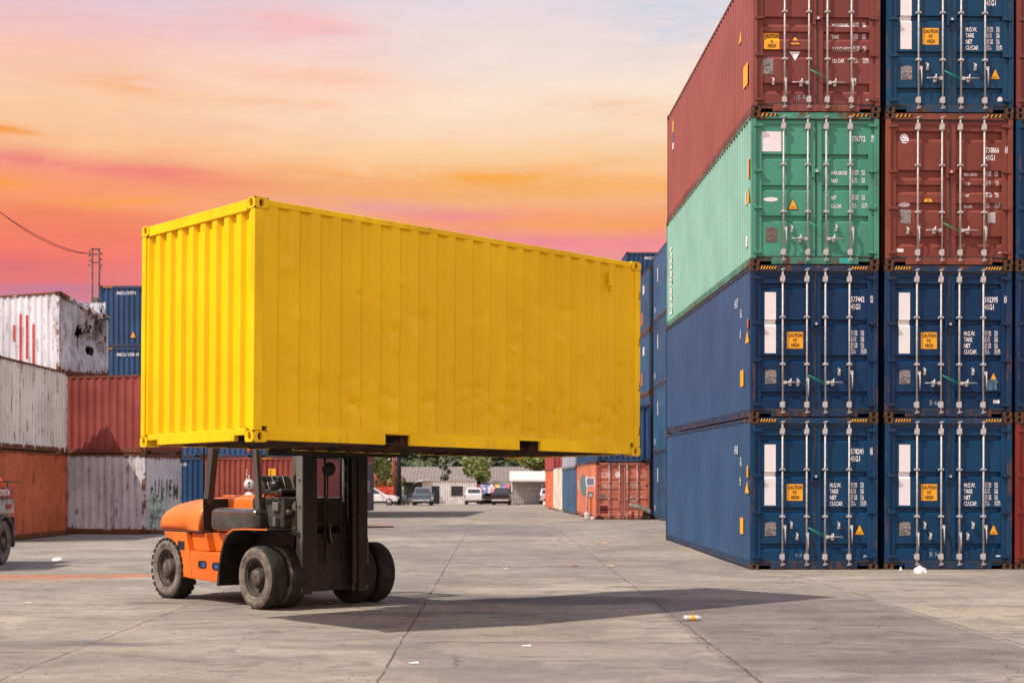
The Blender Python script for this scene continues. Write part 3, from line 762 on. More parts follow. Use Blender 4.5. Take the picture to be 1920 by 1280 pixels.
decal('torn_blue_tape', pr, 1.96, 2.16, .52, .73, simple('blue_tape', (.05, .17, .27), .4, var=.4, vs=15), lv[1], .012)
r, lv, pr, _ = near('dark red container third up in the second stack, number 730866 on its doors', C2X, Z3, MAROON2, 'red', 7, .16, .2, dx=.012, fade=(.26, .075, .05))
hdr_stripes(r, 2); std_marks(r, lv, pr, '730866', '0', words=['MAX. GROSS', 'TARE', 'NET', 'CU.CAP.'], wz=(1.72, 1.53, 1.31, 1.11), wsize=.075, numz=2.155, code_z=2.01, caution=None, triangle=(.82, 1.20), plate=False,
          handles=('l', 'H', 'h', 'l'), hx=((.43, .66, lv[0]), (1.94, .66, lv[1])), zh=.66, oval=True, pairgap=0, scrib=None)
poly_decal('round_emblem', pr, ovalpts(.37, 2.42, .085, .10), WHT(), lv[0]); poly_decal('round_emblem', pr, ovalpts(.37, 2.41, .052, .066), simple('emblem_grey', (.25, .22, .24), .6), lv[0], .007)
for q in range(3): poly_decal('round_emblem', pr, [(.335+q*.025, 2.365), (.35+q*.025, 2.365), (.35+q*.025, 2.455), (.335+q*.025, 2.455)], WHT(), lv[0], .009)
decal('data_plate', pr, .29, .49, .80, 1.07, PLATE(), lv[0], .006); poly_decal('pale_sticker', pr, ovalpts(.375, 1.165, .115, .04), WHT(), lv[0])
decal('pale_label', pr, 1.97, 2.12, .82, 1.02, simple('sticker_grey', (.45, .43, .42), .6), lv[1]); decal('small_label', pr, .22, .35, .255, .32, WHT(), lv[0])
r, lv, pr, _ = near('blue container topmost in the second stack, round white sticker low on its right door', C2X, Z4, BLUET, 'blue', 8, .13, .25, dx=.02)
hdr_stripes(r); std_marks(r, lv, pr, '566683', '1', words=WORDS, white=(.275, .49, 1.22, 2.38), handles=('v', 'H', 'h', 'v'), oval=False, hx=((.79, .88, lv[0]), (1.71, .88, lv[1])), zh=.65)
poly_decal('round_sticker', pr, ovalpts(2.19, .27, .055, .055), WHT(), lv[1])
# column 3 (only its left edge shows)
for z, c, sd_, ru, lab in ((Z1, (.22, .028, .020), 11, .25, 'bright red container cut off by the edge, at ground level beside the second stack'),
                           (Z2, BLUE, 12, .15, 'dark blue container cut off by the edge, directly on the bright red one'),
                           (Z3, BLUE2, 13, .12, 'dark blue container cut off by the edge, under a dark red one'),
                           (Z4, MAROON, 14, .15, 'dark red container cut off by the edge, topmost beside the second stack')):
    near(lab, C3X, z, c, 'blue' if c[0] < .1 else 'red', sd_, ru, .3)

# --- yellow container on the forks
def dentfield(seed, n, L, H, zlo, zhi, amp):
    rnd = random.Random(seed)
    ds = [(rnd.uniform(.3, L-.3), rnd.uniform(zlo, zhi), rnd.uniform(.035, .10), rnd.uniform(-amp, amp)*.8) for _ in range(n)]
    ds += [(rnd.uniform(.3, L-.3), rnd.uniform(.22, .8), rnd.uniform(.04, .09), rnd.uniform(.1*amp, .8*amp)) for _ in range(n)]
    def f(s, z):
        v = 0
        for a, b, r, h in ds:
            q = ((s-a)**2+(z-b)**2)/(r*r)
            if q < 6: v += h*math.exp(-q)
        return v+.006*mnoise.noise(Vector((s*1.3, z*1.1, seed)))
    return f
YELLOW = (.98, .60, .0005)
Rm = Matrix.Rotation(R(42.7), 4, 'Z')@Matrix.Rotation(R(.75), 4, 'Y')@Matrix.Rotation(R(-.37), 4, 'X')
Nn = Vector((-2.736, 15.269, 2.092)); LY = 6.058
Ro = Rm@Vector((LY, 0, 0))+Nn
Rb = Rm@Matrix.Rotation(PI/2, 4, 'Z')
pk = [LY-4.04-.18, LY-4.04+.18, LY-1.948-.18, LY-1.948+.18]
ycast = paint('casting_yellow', YELLOW, -.5, -.1, 50, 21, .45, .3, fade=(.95, .57, .003), spec=.3, dirtc=(.30, .17, .0))
def reyellow(root):
    pass
r, lv, pr, pmY = container('bright yellow container with dented side, raised on the forks of the orange forklift', Ro, 0, LY, 2.591, YELLOW, 21, -.6, -.2, door='small', detail=2, rot=Rb.to_euler(),
    frame_rust=-.6, cast=ycast, side_disp=dentfield(5, 90, LY, 2.59, .35, 1.9, .030), nz=70, pockets=pk, spec=.24, sl=.17, fade=(.98, .63, .002), dents=.30, cname='shipping_container', var=.5, rough=.30)
# small lashing bracket and old plate high on the long side
mb = MB(); mb.box(-.012, .012, .55, .62, 2.22, 2.40); mb.box(-.02, .012, .565, .60, 2.16, 2.20); obj('side_bracket', mb, ycast, r)
for z in (2.15, 1.53, .92, .33):
    mb = MB(); mb.box(-.006, .002, .012, .02, z-.05, z+.05); mb.box(-.006, .002, .02, .05, z-.055, z-.045); obj('hinge_slot', mb, simple('rust_slot', (.25, .07, .01), .8), r)

# --- stacks further back on the right
G2 = 'containers of the far right row'
def far(label, x, y, lvl_z, color, yaw=1.5, L=12.192, H=2.896, door=None, seed=0, rust=.2, dirt=.3, detail=1, group=None, **kw):
    return container(label, (x, y, gz(x, y)+lvl_z+.004), yaw, L, H, color, seed, rust, dirt, door, detail, group, **kw)
BL = [(.030, .085, .16), (.028, .075, .15), (.034, .095, .18), (.024, .062, .125)]
ords = ['lowest', 'second lowest', 'third', 'fourth']
for i in range(4):
    r = far(['lowest blue container in the column just behind the nearest stack', 'second lowest blue container in the column just behind the nearest stack', 'third blue container up in the column just behind the nearest stack',
             'topmost blue container in the column just behind the nearest stack'][i], 6.62, 52.2, i*2.9, BL[(3, 0, 1, 2)[i]], seed=31+i, rust=.12, group='blue containers behind the nearest stack')[0]
    side_patch(r, 'pale_label', 11.6, 11.75, .35, .6, WHT()); side_patch(r, 'pale_label', 10.6, 10.8, 1.6, 2.2, WHT())
for i in range(4):
    r = far(['blue container at ground level, second column behind the nearest stack', 'blue container second from the ground, second column behind the nearest stack', 'blue container with an orange label, third from the ground in the second column back',
             'blue container topmost in the second column behind the nearest stack'][i], 6.30, 66.4, i*2.9, BL[(0, 1, 2, 0)[i]], seed=35+i, rust=.2, frame_rust=.7, group='blue containers of the second column back')[0]
    if i >= 2: side_patch(r, 'orange_label', 2.6, 3.3, .5, 1.1, simple('label_orange', (.5, .13, .03), .6)); side_patch(r, 'pale_label', 1.9, 2.5, 1.9, 2.3, WHT()); side_patch(r, 'pale_label', 8.6, 9.2, .6, 1.0, WHT())
for i in range(5):
    r = far(['hidden foot of the tall blue stack far behind, at ground level', 'blue container second from the ground in the tallest far stack', 'blue container third from the ground in the tallest far stack', 'blue container fourth from the ground in the tallest far stack',
             'dark blue container peeking over the yellow one, top of the tallest far stack'][i], 6.35, 80.4, i*2.9+.1, (.020, .06, .13), seed=40+i, rust=.15, group='blue containers of the tallest far stack')[0]
    if i == 4: letters([('MSCU 57155', 1.02, 2.50, .20, .8)], [(0, 0), (9, 0)], LTR(), r, yplane=.0)
# row along the right side of the yard
ORG = (.56, .185, .115)
def row(label, x, y, z, color, L=12.192, H=2.591, door=None, seed=0, rust=.2, yaw=1.5, **kw):
    return far(label, x, y, z, color, yaw, L, H, door, seed, rust, .2, 1, G2, **kw)
r, lv, pr, _ = row('faded orange container with worn white writing on its doors, beside the solar panel', 3.79, 65.4, 0, ORG, door='small', seed=51, rust=.16, H=2.58, frame_rust=.5)
letters([('CAI', .27, 1.90, .34, .72), ('UGSccG', .06, 1.36, .30, .75), ], pr, simple('worn_white', (.70, .62, .6), .7, var=.2), lv[0], 'lettering'); poly_decal('round_emblem', pr, ovalpts(1.0, 2.02, .12, .13), WHT(), lv[0])
letters([('MAX.GW', 1.55, 1.50, .14, .7), ('TARE', 1.55, 1.36, .14, .7), ('NET', 1.55, .95, .13, .7), ('CU.CAP', 1.55, .82, .13, .7), ('28 1', 2.05, 1.50, .16, .7), ('23 8', 2.05, 1.34, .16, .7), ('82 1', 2.05, .95, .16, .7), ('22G1', 2.05, 1.88, .16, .7), ('8 7', 2.22, 2.02, .16, .7)], pr, simple('worn_white', (.6, .5, .45), .7), lv[1])
decal('data_plate', pr, .25, .45, .85, 1.15, PLATE(), lv[0]); decal('dark_red_repair', pr, .2, .55, .28, .62, simple('patch_red', (.16, .02, .02), .6), lv[0])
obj('painted_circle', MB().add([(.004, 7.6+2.0*math.cos(t*PI/12), 1.55+.55*math.sin(t*PI/12)) for t in range(24)], [tuple(range(24))]), simple('circle_teal', (.10, .22, .24), .6), r)
side_patch(r, 'pale_label', 10.6, 11.2, 1.3, 1.75, WHT())
row('blue container lying on the faded orange one with doors', 3.85, 65.5, 2.60, (.028, .075, .17), seed=52, H=2.591, rust=.1)
row('slate blue container between the cream one and the orange one', 3.52, 79.9, 0, (.055, .115, .20), seed=53, H=2.6, rust=.08)
row('pale grey container on top of the slate blue one', 3.5, 79.9, 2.61, (.34, .37, .42), seed=54, rust=.08)
row('cream container in the right row with nothing on top of it', 3.30, 92.6, 0, (.66, .58, .47), seed=55, H=2.896, rust=.05)
r = row('orange red container at the far end of the right row', 3.02, 105.2, 0, (.58, .13, .06), seed=56, H=2.896, rust=.06)[0]
side_lettering(r, [('0', 7.0, 2.05, .35, 2.5), ('0', 7.0, 1.45, .35, 2.5), ('8', 7.0, .75, .7, 2.0)], WHT())
row('dull red container on top of the orange red one at the far end', 3.0, 105.3, 2.91, (.33, .065, .06), seed=57, rust=.08)

# --- left side stacks
G3 = 'old containers stacked on the left'
WO = (.56, .57, .60)
# stack A: walls seen side on (their right wall faces the yard)
AX, AY = -14.22-WID, 40.05
def left_a(label, z, color, H, seed, rust, dirt, dx=0, **kw):
    return container(label, (AX+dx, AY, z+.004), -.4, 6.058, H, color, seed, rust, dirt, None, 1, G3, **kw)[0]
left_a('rusty orange container on the ground behind the cropped truck', 0, (.52, .125, .05), 2.591, 61, .48, .5, frame_rust=.8, fade=(.60, .16, .07))
r = left_a('dirty white container on top of the rusty orange one', 2.60, (.76, .74, .69), 2.591, 62, .42, .42, fade=(.84, .82, .76), frame_rust=.85)
mb = MB()
for txt, y, z in (('1131', 5.0, 2.05), ('1 22', 5.0, 1.86)):
    vs, fs = text_geo(txt, .17, .7, .0); mb.add([(WID-.008, y+a, z+b) for a, b in vs], fs)
obj('side_lettering', mb, BLK(), r)
# stack B: turned a little, end wall towards the right
def rotz(v, a): return Vector((v[0]*math.cos(a)-v[1]*math.sin(a), v[0]*math.sin(a)+v[1]*math.cos(a), 0))
BYAW = math.degrees(math.atan2(.26, -.965))       # length direction runs to the left and slightly back
def left_b(label, corner, z, color, H, seed, rust, dirt, yaw=BYAW, L=6.058, **kw):
    # local y (length) must point along (-.965,.26): yaw = angle-90; its end wall (y=0) then faces right, its +x... side faces the camera
    a = R(yaw)-PI/2
    # near corner = local (0? ) : x axis = (.26.., .965) => near long wall is x=0
    return container(label, (corner[0], corner[1], z+.004), math.degrees(a), L, H, color, seed, rust, dirt, None, 1, G3, **kw)[0]
BC = (-11.75, 46.25)
r1 = left_b('grey white container on the ground with rust streaks, under the dark red one', BC, 0, WO, 2.591, 63, .56, .5, fade=(.66, .67, .70), frame_rust=.95)
mb = MB()
for i, ch in enumerate('CRXU 2388 0'): 
    vs, fs = text_geo(ch, .15, .7, .0); mb.add([(.008, 1.15-a, 1.75-i*.15+b) for a, b in vs], fs)
obj('side_lettering', mb, simple('ink_green', (.10, .16, .12), .7), r1)
gmat = simple('ink_dark_green', (.05, .09, .06), .7, var=.6, vs=8)
for ch_, y_, z_, sz_ in (('t', .35, 1.05, 1.0), ('U', .62, 1.15, .85), ('k', 1.02, 1.05, 1.0), ('l', 1.38, 1.15, .9), ('E', 1.55, 1.2, .8), ('M', 1.88, 1.1, .75)):
    vs, fs = text_geo(ch_, sz_, .55, .002); obj('graffiti', MB().add([(y_+a+b*.08, .012, z_+b) for a, b in vs], fs), gmat, r1)
mb = MB(); mb.box(.35, .75, .008, .012, .2, 1.3); mb.box(.8, 1.3, .008, .011, .5, 1.1); obj('paint_smear', mb, simple('faded_green', (.34, .45, .38), .8, var=.5, vs=3), r1)
left_b('dark red container lying on the grey white one, left of the yellow container', (BC[0]+.02, BC[1], 0), 2.60, (.25, .055, .045), 2.52, 64, .30, .4, frame_rust=.6)
cc = Vector((-14.85, 47.35, 0)); cy = math.degrees(math.atan2(.41, -.912))
r3 = left_b('battered white container with red painted bars and a torn crumpled end', cc, 5.20, (.57, .61, .67), 2.72, 65, .46, .42, yaw=cy, fade=(.68, .71, .76), frame_rust=.9)
redm = simple('red_bars', (.50, .05, .035), .6, var=.3, vs=9)
mb = MB()
prof = corr_profile(.11, 6.058-.11, .278, .036)
outs = [((prof[i][0]+prof[i+1][0])/2, prof[i+1][0]-prof[i][0]) for i in range(len(prof)-1) if prof[i][1] == 0 and prof[i+1][1] == 0]
for idx, z0, z1_ in ((9, 0.17, 1.20), (10, .25, 1.75), (11, .2, 2.0), (12, .1, 2.05), (14, 1.0, 1.6)):
    pass
for (s_, z0, z1_) in ((1.16, .35, 1.70), (1.44, .55, 2.0), (1.70, .45, 2.05), (1.97, 1.15, 1.70)):
    o_ = min(outs, key=lambda q: abs(q[0]-s_)); mb.box(.008, .011, o_[0]-.05, o_[0]+.05, z0, z1_)
obj('red_bar', mb, redm, r3)
# crumple its right end
for c in list(r3.children):
    if c.name.startswith('end_panel') and c.data.vertices[0].co.y < 1:
        bpy.data.objects.remove(c)
    elif c.name.startswith('roof_panel'):
        pass
for c in r3.children:
    if c.name.startswith(('frame', 'roof_panel')):
        for v in c.data.vertices:
            if v.co.y < 1.2 and v.co.z > 2.3: v.co.z -= (.30*sstep(v.co.x, .5, 1.2)+.28*sstep(v.co.x, 1.5, 2.3))*(1-sstep(v.co.y, .1, 1.2))
    if c.name.startswith('corner_casting') and c.location.y < 1 and c.location.z > 2 and c.location.x > 1: c.location.z -= .58; c.rotation_euler = (.2, .3, .1)
nx_, nzz = 34, 20; vs = []; fs = []
pe = corr_profile(.09, WID-.09, .16, .045)
zt = lambda s: 2.62-.30*sstep(s, .5, 1.2)-.25*sstep(s, 1.5, 2.3)+.05*math.sin(s*9)
for j in range(nzz+1):
    for s, d in pe:
        z = .14+(zt(s)-.14)*j/nzz
        push = .35*math.exp(-((s-1.35)**2/.3+(z-1.2)**2/.5))+.5*math.exp(-((s-2.2)**2/.08+(z-1.7)**2/.6))+.10*mnoise.noise(Vector((s*5, z*1.6, 1)))+.05*math.sin(s*14+z*2)*math.exp(-((z-1.3)**2/.5))
        vs.append((s, .02+d+push, z))
n_ = len(pe)
for j in range(nzz):
    for i in range(n_-1):
        s, z = pe[i][0], .14+(zt(pe[i][0])-.14)*j/nzz
        if ((s-1.15)/.22)**2+((z-1.45)/.22)**2 < 1 or ((s-2.2)/.16)**2+((z-1.75)/.5)**2 < 1 or (s-1.75)**2/.02+(z-.9)**2/.03 < 1: continue
        fs.append((j*n_+i, j*n_+i+1, (j+1)*n_+i+1, (j+1)*n_+i))
obj('end_panel', MB().add(vs, fs), r3.children[0].data.materials[0] if False else paint('torn_end_paint', (.46, .50, .55), .68, .75, 2.6, 77, .55, .5, (.58, .61, .66), dirtc=(.10, .065, .045)), r3)
mb = MB(); rnd = random.Random(3)
for i in range(26):
    p = Vector((rnd.uniform(1.3, 2.5), rnd.uniform(-.08, .25), rnd.uniform(1.2, 2.5)))
    q = p+Vector((rnd.uniform(-.25, .25), rnd.uniform(-.15, .1), rnd.uniform(-.2, .3))); s_ = p+Vector((rnd.uniform(-.15, .15), rnd.uniform(-.1, .1), rnd.uniform(-.3, .1)))
    mb.add([p, q, q+Vector((.02, .03, .05)), s_], [(0, 1, 2, 3)], rnd.choice((0, 0, 1, 2)))
obj('end_backing', MB().box(.1, WID-.1, .75, .77, .2, 2.1), simple('inner_rust', (.10, .05, .03), .9, var=.6, vs=4), r3)
obj('torn_metal', mb, [simple('torn_dark', (.05, .035, .03), .8), simple('torn_pale', (.30, .23, .17), .8), simple('torn_rust', (.14, .06, .03), .9)], r3)

# --- far stack D behind the left, ends facing the camera
G4 = 'far containers seen under and left of the yellow one'
DX, DY, DYAW = -19.55, 68.4, -1.6
da = R(DYAW)
def far_d(label, col, row_y, z, color, H, seed, rust=.12, **kw):
    x = DX+col*2.52*math.cos(da)-row_y*math.sin(da); y = DY+col*2.52*math.sin(da)+row_y*math.cos(da)
    return container(label, (x, y, gz(x, y)+z+.004), DYAW, 12.192, H, color, seed, rust, .3, None, 1, G4, **kw)[0]
lv_z = [0, 2.90, 5.50, 8.10]; lv_h = [2.896, 2.591, 2.591, 2.896]
DC = {0: [(.03, .08, .17)]*4, 1: [(.02, .065, .15), (.035, .09, .19), (.03, .08, .17), (.03, .08, .17)], 2: [(.30, .075, .05), (.035, .09, .19), (.2, .05, .04), (.03, .08, .17)],
      3: [(.30, .07, .05), (.035, .09, .19), (.03, .08, .17), (.2, .05, .04)]}
posn = {0: 'far left column of the blue stack', 1: 'second column of the far stack', 2: 'third far column, behind the round signs', 3: 'fourth far column, behind the mast'}
cn = lambda c: 'red brown' if c[0] > .1 else 'blue'
ln = ['at ground level', 'second from the ground', 'third from the ground', 'on top']
for cidx in range(4):
    for l in range(4):
        r = far_d(f'{cn(DC[cidx][l])} container {ln[l]} in the {posn[cidx]}', cidx, 0, lv_z[l], DC[cidx][l], lv_h[l], 70+cidx*4+l)
        if cidx in (0, 1):
            letters([('MSCU 57771' if l == 3 else 'MSCU 1558 19', .85 if l else .6, lv_h[l]-.42, .2, .85)], [(0, 0), (9, 0)], LTR(), r, yplane=.0)
            poly_decal('warning_triangle', [(0, -.05), (9, -.05)], tri(1.62, .45, .24, .26), YEL(), r, .006)
        if cidx == 3 and l == 0:
            poly_decal('yellow_placard', [(0, -.05), (9, -.05)], [(.5, 1.75), (.85, 1.75), (.85, 2.35), (.5, 2.35)], YEL(), r, .006)
            mb = MB()
            for k_ in range(4): vs, fs = text_geo('B', .14, .7); mb.add([(.58+a, -.012, 1.8+k_*.13+b) for a, b in vs], fs)
            obj('placard_lettering', mb, BLK(), r)
        if cidx == 2 and l == 0:
            mb = MB()
            for k_, ch in enumerate('CRSU'): vs, fs = text_geo(ch, .16, .7); mb.add([(1.95+a, 0, 2.2-k_*.17+b) for a, b in vs], fs)
            for a_, b_ in text_geo('4081', .14, .7)[0:0]: pass
            obj('lettering', mb, LTR(), r)
        mb = MB()
        for k_ in range(5): mb.add([(.2+k_*.09, -.006, lv_h[l]-.10), (.24+k_*.09, -.006, lv_h[l]-.10), (.28+k_*.09, -.006, lv_h[l]-.03), (.24+k_*.09, -.006, lv_h[l]-.03)], [(0, 1, 2, 3)])
        obj('hazard_stripes', mb, YEL(), r)
DC2 = [(.055, .065, .095), (.23, .06, .05), (.2, .05, .04), (.03, .08, .17)]
for l in range(4):
    r = far_d(['slate grey container at ground level whose side shows right of the forklift mast', 'dull red container on the slate grey one, right of the forklift mast', 'red brown container third up in the rear row of the far stack', 'blue container on top in the rear row of the far stack'][l],
              3, 12.4, lv_z[l], DC2[l], lv_h[l], 90+l)
    if l == 0:
        mb = MB(); vs, fs = text_geo('MAERSK'[-2:], 1.0, 1.2, .03); mb.add([(WID-.006, 9.0+a, 1.2+b) for a, b in vs], fs); obj('side_lettering', mb, simple('letter_pink', (.5, .38, .42), .7), r)

# ============================================================ forklift under the yellow container
FL = thing('forklift', 'orange forklift with black overhead guard carrying the yellow container on its mast', 'forklift', (-2.58, 19.49, 0), (0, 0, R(-47.3)))
ORA = paint('forklift_orange', (.80, .165, .012), .05, .22, 50, 31, .34, .16, (.84, .20, .03), dirtc=(.30, .09, .03), sc=1.6, spec=.5)
ORD = paint('forklift_orange_dusty', (.78, .16, .014), .12, .45, .99, 2, .42, .12, (.82, .20, .03), dirtc=(.22, .07, .03))
CHR = paint('mast_steel', (.085, .082, .075), .3, .5, 60, 6, .55, .2, (.17, .165, .15), spec=.4)
GRD = paint('guard_steel', (.050, .048, .042), .2, .4, 60, 8, .5, .2, (.12, .115, .10), spec=.4)
BLKP = simple('black_plastic', (.012, .011, .010), .4, var=.3, vs=4, spec=.5)
GRS = simple('greasy_dark', (.012, .010, .009), .6, var=.5, vs=7, bump=.4, bs=20)
GRM = paint('mast_front_shaded', (.018, .016, .014), .25, .3, 60, 16, .6, .2, (.035, .03, .026), spec=.3)  # darker copy of the mast steel, shade of the front faces painted in
TREAD = simple('tyre_rubber', (.016, .015, .014), .85, var=.45, vs=9, bump=.5, bs=40)
WALLT = simple('tyre_dusty', (.150, .128, .102), .9, var=.35, vs=7, bump=.4, bs=30)
RIMM = simple('rim_dusty', (.042, .036, .030), .8, var=.4, vs=8, bump=.3, bs=30)
HUBM = simple('hub_dark', (.085, .072, .06), .6, var=.5, vs=12)

def wheel(root, x, y0, Rr, wd, side, lugs=0, dished=.5, rw=.60):
    """side=-1: outer face towards -y at y0, tyre extends inwards"""
    s = -side
    wroot = MB(); rr = rw*Rr
    wroot.lathe([(rr*.98, y0+s*.03), (rr*.90, y0+s*.025), (rr*.86, y0+s*.05), (rr*.80, y0+s*wd*dished*.7), (rr*.52, y0+s*wd*dished*.8), (rr*.50, y0+s*wd*dished*.35), (rr*.45, y0+s*wd*dished*.25), (.001, y0+s*wd*dished*.25)], 'y', (x, 0, Rr), 28)
    wroot.lathe([(rr*.99, y0+s*(wd-.03)), (rr*.7, y0+s*(wd-.06)), (.001, y0+s*(wd-.06))], 'y', (x, 0, Rr), 28)
    for k in range(8):
        a = 2*PI*k/8; cx, cz = x+rr*.66*math.cos(a), Rr+rr*.66*math.sin(a)
        wroot.tube([(cx, y0+s*wd*dished*.8, cz), (cx, y0+s*(wd*dished*.8-.035), cz)], .014, 6)
    o = obj('wheel', wroot, RIMM, root)
    t = MB()
    pr_ = [(rr, y0+s*.02), (rr*1.05, y0+s*.004), (Rr*.72, y0+s*.010), (Rr*.76, y0+s*.003), (Rr*.80, y0-s*.004), (Rr*.88, y0+s*.0), (Rr*.91, y0+s*.010), (Rr*.95, y0+s*.018)]
    t.lathe(pr_, 'y', (x, 0, Rr), 48, 1)
    t.lathe([(Rr*.95, y0+s*.018), (Rr*.985, y0+s*.04), (Rr, y0+s*.06), (Rr, y0+s*(wd-.06)), (Rr*.985, y0+s*(wd-.04)), (Rr*.95, y0+s*(wd-.018)), (Rr*.88, y0+s*wd), (rr, y0+s*(wd-.02)), (rr, y0+s*.02)], 'y', (x, 0, Rr), 48, 0)
    if lugs:
        for k in range(lugs):
            a = 2*PI*(k+.0)/lugs
            for hh, (ya_, yb_) in enumerate(((.015, .52), (.48, .985))):
                aa = a+hh*PI/lugs
                M_ = Matrix.Translation((x, y0, Rr))@Matrix.Rotation(aa, 4, 'Y')
                t.box(-.030, .030, s*wd*ya_ if s > 0 else s*wd*yb_, s*wd*yb_ if s > 0 else s*wd*ya_, Rr-.03, Rr+.006, 0, M_)
    obj('tyre', t, [TREAD, WALLT], o)
    h = MB(); h.lathe([(rr*.46, y0+s*wd*dished*.3), (rr*.44, y0+s*.02), (rr*.38, y0+s*.008), (.001, y0+s*.006)], 'y', (x, 0, Rr), 20); obj('hub', h, HUBM, o)
    return o
for sd_ in (-1, 1):
    wheel(FL, -.05, sd_*1.02, .415, .27, sd_, 0, .62, .60)
    wheel(FL, -.05, sd_*.70, .415, .27, sd_, 0, .3, .60)
    wheel(FL, -2.50, sd_*.93, .43, .27, sd_, 26, .45, .62)
# chassis and axle
m_ = MB(); m_.box(-2.75, .18, -.46, .46, .36, .98); m_.box(-2.62, -2.38, -.62, .62, .36, .50); obj('chassis', m_, GRS, FL, bevel=.01)
m_ = MB(); m_.tube([(-.05, -.68, .415), (-.05, .68, .415)], .12, 12); obj('axle', m_, GRS, FL)
# counterweight: lofted shell, rounded at the rear
def superloft(sections, n=26, e=3.2):
    vs = []; fs = []
    for (x, hw, zt, zb, sk) in sections:
        for k in range(n):
            a = PI*k/(n-1); c_, s_ = math.cos(a), math.sin(a)
            y = hw*math.copysign(abs(c_)**(2/e), c_); z = zb+(zt-zb)*abs(s_)**(2/e)
            vs.append((x+sk*(1-(z-zb)/max(.01, zt-zb)), y, z))
    m = len(sections)
    for i in range(m-1):
        for k in range(n-1): fs.append((i*n+k, i*n+k+1, (i+1)*n+k+1, (i+1)*n+k))
        fs.append((i*n+n-1, i*n, (i+1)*n, (i+1)*n+n-1))
    fs.append(tuple(range(n))[::-1]); fs.append(tuple((m-1)*n+k for k in range(n)))
    return MB().add(vs, fs, 0, True)
cw = superloft([(-3.10, .40, 1.14, .985, -.03), (-3.08, .56, 1.20, .985, -.05), (-3.02, .68, 1.27, .985, -.06), (-2.90, .77, 1.34, .985, -.05), (-2.72, .82, 1.39, .985, -.02), (-2.45, .85, 1.425, .985, 0),
                (-2.1, .86, 1.445, .985, 0), (-1.75, .86, 1.45, .985, 0), (-1.70, .86, 1.45, .985, -.05), (-1.68, .83, 1.43, .99, -.05)])
c_ = obj('counterweight', cw, ORA, FL)
m_ = MB(); m_.box(-2.9, -1.62, -.872, .872, .955, .985); obj('counterweight_rim', m_, simple('seam_dark', (.05, .015, .008), .7), c_, bevel=.01)
m_ = MB(); m_.box(-2.95, -2.2, -.55, .55, .50, .955); obj('ballast_block', m_, GRS, FL, bevel=.04)
m_ = MB(); m_.box(-1.66, -.42, -.44, .66, 1.0, 1.455); obj('engine_hood', m_, ORA, FL, bevel=.05, seg=3)
m_ = MB(); m_.box(-1.9, -.8, -.36, .5, 1.456, 1.475); obj('hood_lid', m_, ORA, FL, bevel=.008)
m_ = MB(); m_.box(-1.43, -.28, -.86, -.47, .985, 1.31); obj('fluid_tank', m_, simple('tank_black', (.04, .037, .034), .20, var=.4, vs=5, spec=.7, coat=.5), FL, bevel=.085, seg=4)
m_ = MB(); m_.box(-1.43, -.28, .47, .86, .985, 1.31); obj('battery_box', m_, BLKP, FL, bevel=.06, seg=3)
